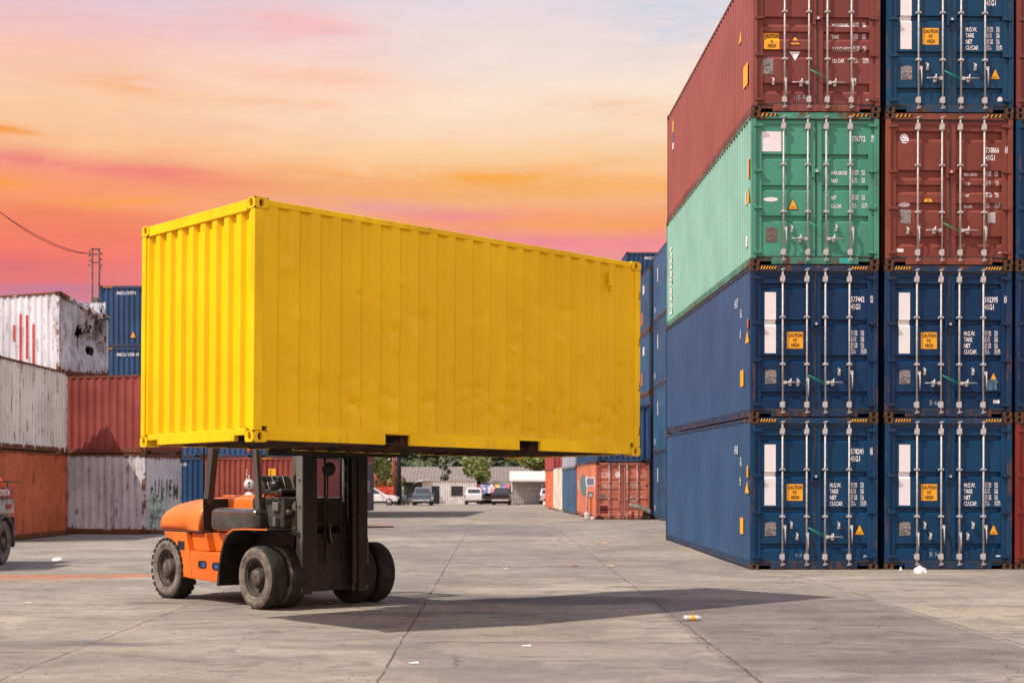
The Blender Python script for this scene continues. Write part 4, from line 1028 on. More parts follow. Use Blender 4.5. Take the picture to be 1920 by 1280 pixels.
for sd_ in (-1, 1):
    y1, y2, y3 = sd_*.90, sd_*.60, sd_*.72
    m_ = MB()
    m_.prism([(-2.62, .955), (-2.30, .55), (-2.09, .33), (-1.84, .31), (-1.90, .70), (-2.00, .955)], y1, y2)
    m_.prism([(-1.836, .31), (-.93, .285), (-.86, .69), (-1.896, .70)], y1-sd_*.004, y2)
    m_.prism([(-1.99, .955), (-1.60, .955), (-1.50, .703), (-1.893, .703)], sd_*.82, y2); m_.prism([(-1.592, .955), (-.80, .985), (-.96, .703), (-1.492, .703)], y3, y2)
    p_ = obj('side_panel', m_, ORD, FL, bevel=.012)
    for xa, xb, za, zb in ((-1.66, -1.44, .47, .575), (-1.29, -1.10, .46, .565)):
        q = MB(); q.prism([(xa+.03, za), (xb-.03, za), (xb, za+.03), (xb, zb-.03), (xb-.03, zb), (xa+.03, zb), (xa, zb-.03), (xa, za+.03)], y1+sd_*.003, y1-sd_*.01); s_ = obj('step_slot', q, simple('slot_black', (.006, .006, .008), .7), p_)
        q = MB(); q.box(xb-.11, xb-.02, min(y1, y1+sd_*.008), max(y1, y1+sd_*.008), za+.02, zb-.03); obj('blue_rag', q, simple('blue_cloth', (.02, .08, .35), .7, var=.4, vs=30), p_)
    q = MB(); q.box(-2.21, -2.03, y1-.006, y1+.006, .71, .83); obj('panel_opening', q, simple('slot_black', (.006, .006, .008), .7), p_)
    q = MB(); q.box(-.93, -.90, y3-.01, y3+.01, .89, .94); obj('reflector', q, simple('cream_dot', (.6, .5, .35), .5), p_)
    # fender arch
    outer = [(-.96, .26), (-.93, .48), (-.87, .70), (-.80, .86), (-.70, .97), (-.55, 1.035), (-.2, 1.05), (.28, 1.052)]
    inner = [(.28, 1.036), (-.2, 1.03), (-.52, 1.012), (-.665, .945), (-.765, .845), (-.83, .69), (-.885, .48), (-.90, .27)]
    m_ = MB(); m_.prism(outer+inner, sd_*1.03 if sd_ > 0 else -1.03, sd_*.56); obj('fender', m_, BLKP, FL, bevel=.006)
    m_ = MB()
    for (a0, b0), (a1, b1) in zip(outer[4:], outer[5:]):
        m_.add([(a0, sd_*1.035, b0-.012), (a1, sd_*1.035, b1-.012), (a1, sd_*1.035, b1+.006), (a0, sd_*1.035, b0+.006)], [(0, 1, 2, 3)])
    obj('fender_edge', m_, ORA, FL)
    m_ = MB(); m_.box(-.90, .15, sd_*.50 if sd_ > 0 else sd_*.54, sd_*.54 if sd_ > 0 else sd_*.50, .3, 1.03); obj('wheel_well', m_, GRS, FL)
    # guard legs: two-sided beams
    for nm, pts in (('guard_leg', [(-1.78, .97), (-1.56, 2.15), (-1.48, 2.42)]), ('guard_leg', [(-.345, 1.03), (-.47, 2.2), (-.60, 2.42)])):
        m_ = MB(); y_a, y_b = sorted((sd_*(.66 if pts[0][0] < -1 else .70), sd_*.76))
        hw_ = .062 if pts[0][0] < -1 else .048
        for (a0, b0), (a1, b1) in zip(pts, pts[1:]): m_.prism([(a0-hw_, b0), (a0+hw_, b0), (a1+hw_, b1), (a1-hw_, b1)], y_a, y_b)
        obj(nm, m_, GRD, FL, bevel=.008)
m_ = MB(); m_.box(-1.52, -.58, -.76, -.68, 2.42, 2.50); m_.box(-1.52, -.58, .68, .76, 2.42, 2.50); m_.box(-1.60, -1.50, -.76, .76, 2.42, 2.50); m_.box(-.62, -.50, -.76, .76, 2.42, 2.50)
for k_ in range(7): m_.box(-1.5, -.62, -.55+k_*.18, -.52+k_*.18, 2.43, 2.48)
obj('overhead_guard', m_, GRD, FL)
# cowl, seat, steering wheel, levers
m_ = MB(); m_.box(-.66, .10, -.66, .66, 1.06, 1.455); obj('cowl', m_, simple('cowl_grey', (.045, .045, .038), .6, var=.5, vs=5, bump=.3), FL, bevel=.02)
m_ = MB(); m_.box(-.05, .104, -.3, .35, 1.15, 1.40); obj('valve_cover', m_, GRS, FL, bevel=.02)
m_ = MB(); m_.box(-1.10, -.62, -.24, .24, 1.475, 1.57); obj('seat', m_, BLKP, FL, bevel=.045, seg=3)
m_ = MB(); m_.prism([(-1.12, 1.50), (-.98, 1.50), (-1.02, 1.62), (-1.08, 1.75), (-1.19, 1.75)], -.25, .25); br_ = obj('backrest', m_, BLKP, FL, bevel=.045, seg=3)
for k_ in range(4): m_ = MB(); y_ = -.17+k_*.09; m_.tube([(-.975, y_, 1.52), (-1.01, y_, 1.62), (-1.07, y_, 1.745)], .006, 5); obj('piping', m_, simple('piping_pale', (.22, .2, .18), .5), br_)
m_ = MB(); rim_ = [(-.30+.03*math.cos(a)*0+.10*math.sin(a)*.5, .17*math.cos(a)-.05, 1.72+.15*math.sin(a)) for a in [2*PI*k/20 for k in range(21)]]
m_.tube(rim_, .014, 8, caps=False); m_.tube([(-.3, -.05, 1.72), (-.12, -.05, 1.45)], .022, 8); m_.tube([(-.3, -.22, 1.72), (-.3, .12, 1.72)], .012, 6)
obj('steering_wheel', m_, BLKP, FL)
for k_ in range(3):
    m_ = MB(); y_ = -.50+k_*.085; m_.tube([(-.45, y_, 1.455), (-.47, y_, 1.55), (-.52, y_, 1.63), (-.53, y_, 1.66)], .007, 6); obj('lever', m_, simple('lever_chrome', (.35, .33, .3), .3, .6), FL)
m_ = MB(); m_.lathe([(.001, -.70), (.04, -.70), (.05, -.68), (.05, -.66)], 'y', (-.52, 0, 1.27), 14); obj('lamp', m_, simple('lamp_red', (.6, .01, .02), .25), FL)
m_ = MB(); m_.box(-.49, -.40, -.80, -.72, 1.055, 1.16); obj('bracket', m_, ORA, FL, bevel=.01)
m_ = MB(); m_.lathe([(.001, 2.06), (.03, 2.06), (.03, 2.1), (.0, 2.12)], 'z', (-.52, -.79, 0), 12); obj('marker_lamp', m_, simple('lamp_orange', (.7, .08, .01), .3), FL)
# mast
for sd_ in (-1, 1):
    a, b = sorted((sd_*.375, sd_*.525)); c, d = sorted((sd_*.495, sd_*.525))
    m_ = MB(); m_.box(.21, .326, c, d, .19, 2.9, 1); m_.box(.326, .350, a, b, .19, 2.9); m_.box(.186, .21, a, b, .19, 2.9, 1); obj('outer_upright', m_, [GRM, CHR], FL, bevel=.004)
    a, b = sorted((sd_*.29, sd_*.365)); c, d = sorted((sd_*.345, sd_*.365))
    m_ = MB(); m_.box(.225, .31, c, d, .30, 3.1); m_.box(.31, .33, a, b, .30, 3.1); m_.box(.205, .225, a, b, .30, 3.1); obj('inner_upright', m_, GRS, FL)
    m_ = MB(); m_.tube([(.12, sd_*.30, .25), (.12, sd_*.30, 2.0)], .05, 12); m_.tube([(.12, sd_*.30, 2.0), (.12, sd_*.30, 3.05)], .032, 10); obj('lift_cylinder', m_, GRS, FL)
    m_ = MB(); m_.tube([(-.55, sd_*.60, 1.13), (-.15, sd_*.60, 1.20)], .058, 12); m_.tube([(-.15, sd_*.60, 1.20), (.16, sd_*.58, 1.25)], .030, 10); m_.lathe([(.001, -.05), (.065, -.05), (.065, .05), (.001, .05)], 'z', (.13, sd_*.58, 1.25), 14)
    obj('tilt_cylinder', m_, GRS, FL)
    m_ = MB(); a, b = sorted((sd_*.526, sd_*.546)); m_.prism([(.20, .95), (.20, 1.42), (.08, 1.34), (.02, 1.15), (.10, .98)], a, b); m_.prism([(.20, .22), (.34, .22), (.34, .9), (.26, .95), (.20, .75)], a, b); obj('mast_bracket', m_, CHR, FL, bevel=.004)
    m_ = MB(); m_.tube([(.28, sd_*.13, .6), (.28, sd_*.13, 3.0)], .018, 6); obj('chain', m_, GRS, FL)
for bx_ in ((.17, .20, -.50, .50, .21, .82), (.15, .19, -.5, .5, 1.98, 2.10), (.13, .17, -.42, .42, 1.12, 1.39), (.15, .19, -.5, .5, 2.78, 2.9)):
    obj('mast_crossmember', MB().box(*bx_), GRS, FL, bevel=.006)
m_ = MB(); m_.box(.05, .13, -.3, .35, .86, .95); obj('valve_block', m_, simple('rust_orange_part', (.25, .07, .02), .7, var=.5, vs=10), FL, bevel=.01)
m_ = MB(); m_.lathe([(.0, .0), (.09, .0), (.10, .02), (.10, .05), (.09, .07), (.0, .07)], 'x', (.20, -.04, 1.84), 18); pu = obj('hose_pulley', m_, GRS, FL)
for q_ in (0, 1): m_ = MB(); m_.tube([(.23, -.10+q_*.05, 1.80), (.23, -.10+q_*.05, 1.35), (.22, -.09+q_*.05, 1.05), (.20, -.06+q_*.07, .86), (.15, -.02+q_*.1, .80)], .011, 6); obj('hose', m_, GRS, FL)
m_ = MB(); m_.tube([(.20, .02, 1.12), (.22, .0, .95), (.20, .06, .82)], .010, 6); obj('hose', m_, simple('brass_hose', (.25, .17, .08), .5), FL)
for pts_ in (((-.1, -.60, 1.12), (.0, -.64, 1.30), (.12, -.5, 1.38), (.2, -.42, 1.30)), ((-.35, -.69, 1.10), (-.2, -.70, 1.02), (.02, -.62, 1.0), (.12, -.5, .85)), ((-.2, -.67, 1.38), (-.02, -.68, 1.44), (.08, -.6, 1.30)), ((.12, -.3, 1.5), (.16, -.25, 1.2), (.2, -.3, .95), (.14, -.2, .8)), ((.12, .25, 1.45), (.2, .2, 1.1), (.12, .1, .9))):
    obj('hose', MB().tube(pts_, .013, 6), GRS, FL)
for bx_ in ((-.12, .02, -.70, -.63, 1.28, 1.40), (-.06, .0, -.73, -.66, 1.08, 1.2)): obj('control_valve', MB().box(*bx_), CHR, FL, bevel=.01)
m_ = MB(); m_.lathe([(.001, .09), (.05, .09), (.075, .0), (.07, -.03), (.001, -.04)], 'x', (-.02, -.72, 1.62), 14); m_.tube([(-.05, -.72, 1.60), (-.3, -.72, 1.45)], .012, 6); obj('work_lamp', m_, BLKP, FL)
for z_ in (.2, .55, .9, 1.25, 1.6): m_ = MB(); m_.lathe([(.001, -.551), (.018, -.551), (.018, -.52)], 'y', (.268, 0, z_+.1), 8); obj('bolt', m_, CHR, FL)
m_ = MB(); m_.box(-1.668, -1.645, -.82, .82, 1.0, 1.43); obj('hood_gap_shade', m_, DARK(), FL)  # dark strip standing in for the shaded gap between counterweight and hood
# carriage and forks
m_ = MB(); m_.box(.40, .47, -1.14, 1.14, 2.0, 2.12); m_.box(.40, .47, -1.14, 1.14, 2.5, 2.62)
for y_ in (-.34, .26): m_.box(.33, .40, y_, y_+.08, 1.98, 2.62)
obj('carriage', m_, GRS, FL)
for y_, z_ in ((-1.03, 2.088), (1.06, 2.058)):
    m_ = MB(); m_.prism([(.475, z_), (2.80, z_+.015), (2.80, z_+.03), (1.2, z_+.05), (.53, z_+.05), (.53, 2.70), (.475, 2.70)], y_-.09, y_+.09); obj('fork', m_, GRS, FL)

# ============================================================ old forklift cropped by the left edge
OT = thing('old_forklift', 'old dirty white forklift cut off at the left edge, red board above its wheel', 'forklift', (-10.30, 29.25, 0))
OWH = paint('old_white', (.42, .41, .38), .32, .5, 1.36, 4, .6, .2)
ORD2 = paint('old_red', (.30, .055, .04), .2, .5, 60, 5, .6, .2)
m_ = MB(); m_.box(-1.6, -.02, -2.4, .70, 1.02, 1.335); m_.box(-1.5, -.35, -2.4, .60, .42, 1.02); obj('body', m_, OWH, OT, bevel=.03)
m_ = MB(); m_.box(-1.6, -.0, -1.3, .69, 1.34, 1.58); rb = obj('name_board', m_, ORD2, OT, bevel=.015)
mb = MB(); vs, fs = text_geo('TOYOTA', .17, 1.05, .03)
mb.add([(.004, -.36+a, 1.40+b) for a, b in vs], fs); obj('lettering', mb, LTR(), rb)
m_ = MB(); m_.box(.0, .004, .2, .48, 1.12, 1.22); obj('red_mark', m_, simple('mark_red', (.5, .02, .05), .6, var=.5, vs=20), OT)
w1 = wheel(OT, 0, 0, .455, .26, 1, 0, .5, .50)
for c in bpy.data.objects:
    pass
def turn_wheel(w, yc, xo):
    w.rotation_euler = (0, 0, R(90)); w.location = (xo, yc, 0)
w1.rotation_euler = (0, 0, R(-90)); w1.location = (.02, 0, 0)
w2 = wheel(OT, 0, 0, .455, .26, 1, 0, .5, .50); w2.rotation_euler = (0, 0, R(-90)); w2.location = (.02, -2.0, 0)
w3 = wheel(OT, 0, 0, .455, .26, -1, 0, .5, .50); w3.rotation_euler = (0, 0, R(-90)); w3.location = (-1.62, 0, 0)
w4 = wheel(OT, 0, 0, .455, .26, -1, 0, .5, .50); w4.rotation_euler = (0, 0, R(-90)); w4.location = (-1.62, -2.0, 0)
for yc in (0, -2.0):
    arc = [(yc+.56*math.cos(t), .455+.56*math.sin(t)) for t in [PI*k/14-.15 for k in range(15)]]; arc2 = [(yc+.51*math.cos(t), .455+.51*math.sin(t)) for t in [PI*k/14-.15 for k in range(15)]]
    m_ = MB(); m_.prism(arc+arc2[::-1], -.30, .05, 'x'); obj('fender', m_, simple('fender_grey', (.10, .10, .09), .6, var=.4, vs=6), OT)
m_ = MB(); m_.box(-.25, .0, .60, .68, .33, .95); obj('mud_flap', m_, DARK(), OT, bevel=.01)
m_ = MB(); m_.tube([(-.02, -.3, 1.68), (-.02, 1.05, 1.68)], .014, 6); m_.tube([(-.02, .3, 1.58), (-.02, .3, 1.68)], .012, 6); obj('rail', m_, GRS, OT)
m_ = MB(); m_.lathe([(.001, 1.58), (.055, 1.58), (.05, 1.72), (.001, 1.75)], 'z', (-.05, -.02, 0), 12); obj('beacon', m_, simple('lamp_orange', (.7, .08, .01), .3), OT)
for x_ in (-.12, -1.5):
    for y_ in (-.9, -2.2): m_ = MB(); m_.box(x_-.05, x_+.05, y_-.05, y_+.05, 1.33, 2.25); obj('guard_leg', m_, GRD, OT)
m_ = MB(); m_.box(-1.55, -.07, -2.3, -.85, 2.25, 2.32); obj('overhead_guard', m_, GRD, OT)
for x_ in (-.45, -1.15): m_ = MB(); m_.box(x_-.08, x_+.08, -2.75, -2.6, .2, 3.0); obj('mast_rail', m_, CHR, OT)
for x_ in (-.45, -1.15): m_ = MB(); m_.box(x_-.07, x_+.07, -4.0, -2.8, .08, .13); m_.box(x_-.07, x_+.07, -2.85, -2.8, .08, .7); obj('fork', m_, GRS, OT)

# ============================================================ things between
sg = thing('road_sign', 'two round white arrow signs on one pole, up arrow above left arrow', 'sign', (-11.28, 62, 0))
m_ = MB(); m_.tube([(0, .03, 0), (0, .03, 2.0)], .03, 8); obj('pole', m_, simple('sign_pole', (.3, .3, .3), .5), sg)
for z_, kind in ((1.58, 'up'), (1.03, 'left')):
    m_ = MB(); m_.lathe([(.001, -.012), (.255, -.012), (.26, 0), (.001, .0)], 'y', (0, 0, z_), 28); d_ = obj('sign_disc', m_, simple('sign_red', (.35, .03, .03), .5), sg)
    m_ = MB(); m_.lathe([(.001, -.016), (.225, -.016), (.225, -.013)], 'y', (0, 0, z_), 28); obj('sign_face', m_, simple('sign_white', (.55, .53, .53), .5), d_)
    pts = [(-.025, -.14), (.025, -.14), (.025, .05), (.075, .05), (0, .15), (-.075, .05), (-.025, .05)]
    if kind == 'left': pts = [(-b, a) for a, b in pts]
    m_ = MB(); m_.add([(a, -.020, z_+b) for a, b in pts], [tuple(range(7))]); obj('arrow', m_, BLK(), d_)

p0 = at(1101.5, 974, 64.4)
sp = thing('solar_post', 'small solar panel on a post standing in a white drum', 'solar panel', (p0.x, 64.4, gz(p0.x, 64.4)))
m_ = MB(); m_.lathe([(.001, 0), (.13, 0), (.135, .11), (.13, .22), (.125, .33), (.001, .33)], 'z', n=16); obj('drum', m_, simple('drum_white', (.62, .58, .56), .6, var=.3), sp)
m_ = MB(); m_.tube([(.0, 0, .33), (0, 0, 1.95)], .035, 8); obj('post', m_, simple('post_pale', (.5, .45, .45), .5), sp)
Mt = Matrix.Translation((.12, -.05, 1.70))@Matrix.Rotation(R(-18), 4, 'X')@Matrix.Rotation(R(-6), 4, 'Y')
m_ = MB(); m_.box(-.20, .20, -.015, .015, -.20, .20, 0, Mt); pn = obj('panel_frame', m_, WHT(), sp)
m_ = MB(); m_.box(-.165, .165, -.02, -.016, -.165, .165, 0, Mt); obj('solar_cell', m_, simple('solar_cell', (.16, .16, .22), .3), pn)
m_ = MB(); m_.box(.02, .26, -.06, .06, 1.00, 1.23); cb = obj('control_box', m_, simple('box_dark', (.04, .04, .045), .5), sp); m_ = MB(); m_.box(.05, .23, -.066, -.061, 1.03, 1.18); obj('box_window', m_, simple('box_pane', (.45, .5, .5), .3), cb)
p0 = at(1108.5, 970, 64.7)
lp = thing('marker_post', 'orange post with black marks leaning beside the solar panel drum', 'post', (p0.x, 64.7, gz(p0.x, 64.7)))
m_ = MB(); m_.box(-.05, .05, -.02, .02, 0, 1.05); pst = obj('post', m_, simple('post_orange', (.75, .17, .01), .5), lp)
for k_ in range(7): obj('black_mark', MB().box(-.05, -.01, -.025, -.021, .1+k_*.13, .15+k_*.13), BLK(), pst)
p0 = at(1111, 971, 64.3)
bk = obj('bucket', MB().lathe([(.001, 0), (.07, 0), (.085, .12), (.001, .12)], 'z', n=14), WHT()); bk.location = (p0.x, 64.3, gz(p0.x, 64.3)); tag(bk, 'tiny white bucket at the foot of the orange marker post', 'bucket')
p0 = at(1184, 973, 64.0)
br = obj('barrel', MB().lathe([(.001, 0), (.11, 0), (.12, .2), (.11, .4), (.001, .4)], 'z', n=16), simple('barrel_orange', (.42, .10, .05), .6, var=.4)); br.location = (p0.x, 64.0, gz(p0.x, 64.0)); tag(br, 'small orange barrel holding up the bent grey sheet', 'barrel')
p0 = at(1212, 973, 64.0)
br = obj('crate', MB().box(-.14, .14, -.3, .3, 0, .36).box(-.15, .15, -.31, -.3, .1, .16).box(-.15, .15, -.31, -.3, .24, .30), simple('crate_dark', (.05, .03, .03), .8, var=.4)); br.location = (p0.x, 64.05, gz(p0.x, 64.0)); tag(br, 'dark low crate under the drooping end of the bent grey sheet', 'crate')
vs = []; fs = []; n_ = 12
for i in range(n_+1):
    u = i/n_; x = at(1180+40*u, 950, 64).x; zc = at(1200, 941.5+10*u*u+3*u-4*math.sin(u*PI)*0, 64).z
    for k in range(7):
        a = PI*(k/6); vs.append((x, 64-.33*math.cos(a), zc-.22+.22*math.sin(a)-.02*(k % 2)))
for i in range(n_):
    for k in range(6): fs.append((i*7+k, i*7+k+1, (i+1)*7+k+1, (i+1)*7+k))
sh = obj('bent_sheet', MB().add(vs, fs, 0, True), simple('sheet_grey', (.20, .17, .14), .8, var=.4, vs=4)); md = sh.modifiers.new('thick', 'SOLIDIFY'); md.thickness = .03
tag(sh, 'bent grey sheet lying across a barrel before the orange container doors', 'sheet')

# H shaped power pole and its wires
PY_ = 75.0; pa = at(173, 700, PY_); gx_ = pa.x
hp = thing('power_pole', 'tall twin power pole with insulators rising behind the blue container stack', 'power pole', (gx_, PY_, gz(gx_, PY_)))
s_ = F/PY_; topz = CAMZ+(905-466)/s_-gz(gx_, PY_); CONC = simple('pole_concrete', (.09, .07, .06), .8, var=.3)
for dx in (0, 13/s_): m_ = MB(); m_.tube([(dx, 0, 0), (dx, 0, topz)], [.055, .045], 8); obj('pole', m_, CONC, hp)
for bx_ in ((-.06, 14/s_, -.05, .05, topz-.06, topz), (-.1, 15/s_, -.04, .04, topz-.32, topz-.27), (.05, 15/s_, -.04, .04, topz-.75, topz-.70)): obj('crossarm', MB().box(*bx_), CONC, hp)
for dx, dz in ((-.14, .15), (-.14, .35), (-.12, .6), (-.16, .85), (.47, .25), (.45, .55), (.47, .85), (.43, 1.0)):
    m_ = MB(); m_.lathe([(.001, 0), (.035, 0), (.05, .05), (.03, .1), (.001, .1)], 'z', (dx, 0, topz-dz-.05), 8); obj('insulator', m_, simple('insulator', (.12, .05, .04), .4), hp)
m_ = MB(); m_.box(.06, .30, -.12, .12, topz-3.3, topz-2.55); obj('transformer', m_, simple('transformer', (.16, .13, .10), .7), hp)
for q_, (yo, lab) in enumerate(((0, 'upper sagging black wire running left from the twin power pole'), (6, 'lower sagging black wire running left from the twin power pole'))):
    pts = []
    for i in range(15):
        u = i/14; px = 170-290*u; py = 476+yo*.3-28*u-170*(u-.0)*u*1.0
        py = 476-(476-398)*((170-px)/170)**1.55+yo*math.sin(min(1, (170-px)/170)*PI)*.6
        pts.append(at(px, py, PY_-6*u))
    wv = obj('power_line', MB().tube(pts, .016, 5), simple('wire_black', (.02, .018, .018), .6)); tag(wv, lab, 'wire')

# ============================================================ far end of the yard
def gl(x, y): return (x, y, gz(x, y))
GLASS = simple('dark_glass', (.03, .035, .04), .12, spec=.8, var=.2)
# site office
so = thing('site_office', 'white corrugated site office cabin with dark door and window, behind the blue grey pickup', 'cabin', gl(-10.3, 166))
wc_ = simple('cabin_white', (.62, .60, .56), .6, var=.12, vs=2)
pr_ = corr_profile(0, 6.2, .28, .04); dx0, dx1 = 1.08, 1.98
holes = ((1.08, 1.98, 0, 2.05), (3.35, 4.6, .95, 2.0))
m_ = MB()
def wall_seg(xa, xb, za, zb):
    pf = [(xa, 0)]+[(s, d) for s, d in pr_ if xa < s < xb]+[(xb, 0)]
    m_.v and None
    w_ = wall_mesh(pf, za, zb, lambda s, d, z: (s, d, z)); m_.add(w_.v, w_.f)
wall_seg(0, 1.08, 0, 2.6); wall_seg(1.08, 1.98, 2.05, 2.6); wall_seg(1.98, 3.35, 0, 2.6); wall_seg(3.35, 4.6, 0, .95); wall_seg(3.35, 4.6, 2.0, 2.6); wall_seg(4.6, 6.2, 0, 2.6)
m_.box(0, .05, .05, 2.4, 0, 2.6); m_.box(6.15, 6.2, .05, 2.4, 0, 2.6); m_.box(0, 6.2, 2.35, 2.4, 0, 2.6)
obj('wall', m_, wc_, so)
m_ = MB(); m_.box(-.05, 6.25, -.05, 2.45, 2.6, 2.68); obj('roof', m_, simple('cabin_roof', (.35, .31, .27), .7), so)
m_ = MB(); m_.box(1.08, 1.98, .08, .12, 0, 2.05); obj('door', m_, simple('door_teal', (.012, .03, .035), .5), so)
m_ = MB(); m_.box(3.3, 4.65, -.02, .06, .9, .95); m_.box(3.3, 4.65, -.02, .06, 2.0, 2.05); m_.box(3.3, 3.35, -.02, .06, .95, 2.0); m_.box(4.6, 4.65, -.02, .06, .95, 2.0); wf = obj('window', m_, simple('frame_green', (.04, .06, .05), .5), so)
m_ = MB(); m_.box(3.35, 4.6, .03, .05, .95, 2.0); obj('pane', m_, GLASS, wf)
m_ = MB(); m_.prism([(-1.0, 2.3), (-.3, 2.75), (.9, 2.80), (.9, 2.72), (-.3, 2.66)], -1.2, -.06); obj('awning', m_, simple('awning_white', (.7, .68, .62), .5), so)
# cabin with canopy
cb = thing('canopy_cabin', 'grey corrugated cabin under a broad cream canopy at the end of the right row', 'cabin', gl(.1, 161))
m_ = MB(); w_ = wall_mesh(corr_profile(0, 6, .28, .05), .1, 2.9, lambda s, d, z: (s, d, z)); m_.add(w_.v, w_.f); m_.box(0, .05, .06, 2.6, .1, 2.9); m_.box(5.95, 6, .06, 2.6, .1, 2.9); m_.box(0, 6, 2.55, 2.6, .1, 2.9)
obj('wall', m_, simple('cabin_grey', (.33, .34, .33), .6), cb)
m_ = MB(); m_.prism([(-1.7, 2.55), (-1.7, 2.75), (-1.2, 3.55), (2.7, 3.7), (2.7, 3.0), (-1.6, 2.5)], -.35, 6.3, 'x'); obj('canopy', m_, simple('canopy_cream', (.70, .68, .58), .5, var=.06), cb)
for x_ in (-.2, 6.1): m_ = MB(); m_.box(x_, x_+.14, -1.6, -1.46, 0, 2.6); obj('canopy_post', m_, simple('canopy_cream', (.70, .68, .58), .5), cb)
m_ = MB(); m_.box(3.2, 4.6, -.04, .02, .9, 2.25); wf = obj('window', m_, WHT(), cb); m_ = MB(); m_.box(3.35, 4.45, -.06, -.041, 1.05, 2.1); obj('pane', m_, GLASS, wf)
m_ = MB(); m_.box(.2, 5.8, .05, .3, 0, .1); obj('base', m_, DARK(), cb)
# long tiled building
tb = thing('tiled_building', 'long low building with weathered tiled roof behind the white cabins', 'building', gl(-14.2, 174))
tile = bpy.data.materials.new('roof_tiles'); tile.use_nodes = True; t_ = NT(tile.node_tree); oc = t_.new('ShaderNodeTexCoord').outputs['Object']
wv_ = t_.new('ShaderNodeTexWave', wave_type='BANDS', bands_direction='X'); t_.l.new(oc, wv_.inputs[0]); wv_.inputs['Scale'].default_value = .75; wv_.inputs['Distortion'].default_value = .4
wv2 = t_.new('ShaderNodeTexWave', wave_type='BANDS', bands_direction='Z'); t_.l.new(oc, wv2.inputs[0]); wv2.inputs['Scale'].default_value = 1.1
cc_ = t_.mix(t_.noise(oc, .6, 5), (.16, .13, .115), (.34, .28, .25)); cc_ = t_.mix(t_.m('MULTIPLY', wv_.outputs[1], .45), (.10, .08, .07), cc_) if False else t_.mix(t_.m('MULTIPLY', wv_.outputs[1], .5), cc_, (.09, .075, .07)); cc_ = t_.mix(t_.m('MULTIPLY', wv2.outputs[1], .25), cc_, (.09, .075, .07))
t_.put(t_.n['Principled BSDF'].inputs['Base Color'], cc_); t_.n['Principled BSDF'].inputs['Roughness'].default_value = .9
m_ = MB(); m_.prism([(-.6, 2.55), (5, 4.45), (10.6, 2.55), (5, 4.33)], -.4, 17.2, 'x'); rf = obj('roof', m_, tile, tb)
m_ = MB(); m_.prism([(-3.4, 2.1), (-.3, 2.75), (-.3, 2.65), (-3.4, 2.0)], 9.5, 14.2, 'x'); obj('lean_to_roof', m_, simple('lean_to', (.16, .14, .13), .9, var=.4, vs=1), tb)
m_ = MB(); m_.box(0, 16.8, 0, 10, 0, 2.7); obj('wall', m_, simple('wall_olive', (.11, .12, .10), .9, var=.4, vs=.8), tb)
# printed awning
aw = thing('market_awning', 'pink blue and yellow printed awning behind the black pickup', 'awning', gl(-4.2, 168))
m_ = MB(); cols = []
cm_ = [simple('awn_pink', (.62, .16, .22), .6, var=.4, vs=3), simple('awn_blue', (.15, .22, .50), .6, var=.4, vs=3), simple('awn_white', (.66, .6, .62), .6, var=.3, vs=3), simple('awn_yellow', (.75, .45, .05), .6), simple('awn_violet', (.35, .25, .45), .6, var=.4, vs=3)]
rnd = random.Random(2); nxx = 14
lay = [0, 0, 4, 1, 1, 4, 2, 0, 3, 3, 1, 1, 0, 0]; lay2 = [0, 0, 2, 2, 1, 2, 0, 2, 3, 2, 1, 2, 0, 0]; lay3 = [2, 0, 0, 1, 1, 2, 0, 0, 2, 2, 1, 2, 0, 0]
for j, ly in enumerate((lay, lay2, lay3)):
    for i in range(nxx):
        x0, x1 = i*.28, (i+1)*.28; z1_, z0_ = 2.25-.33*j, 2.25-.33*(j+1); y1_, y0_ = 0-.12*j, 0-.12*(j+1)
        m_.add([(x0, y0_, z0_), (x1, y0_, z0_), (x1, y1_, z1_), (x0, y1_, z1_)], [(0, 1, 2, 3)], ly[i])
obj('printed_sheet', m_, cm_, aw)
for x_ in (0, 2.0, 3.9): m_ = MB(); m_.tube([(x_, 0, 0), (x_, 0, 2.25)], .04, 6); obj('pole', m_, CONC, aw)
m_ = MB(); m_.box(-.1, 4.0, 0, 2, 2.2, 2.26); obj('top_sheet', m_, simple('lean_to', (.16, .14, .13), .9), aw)

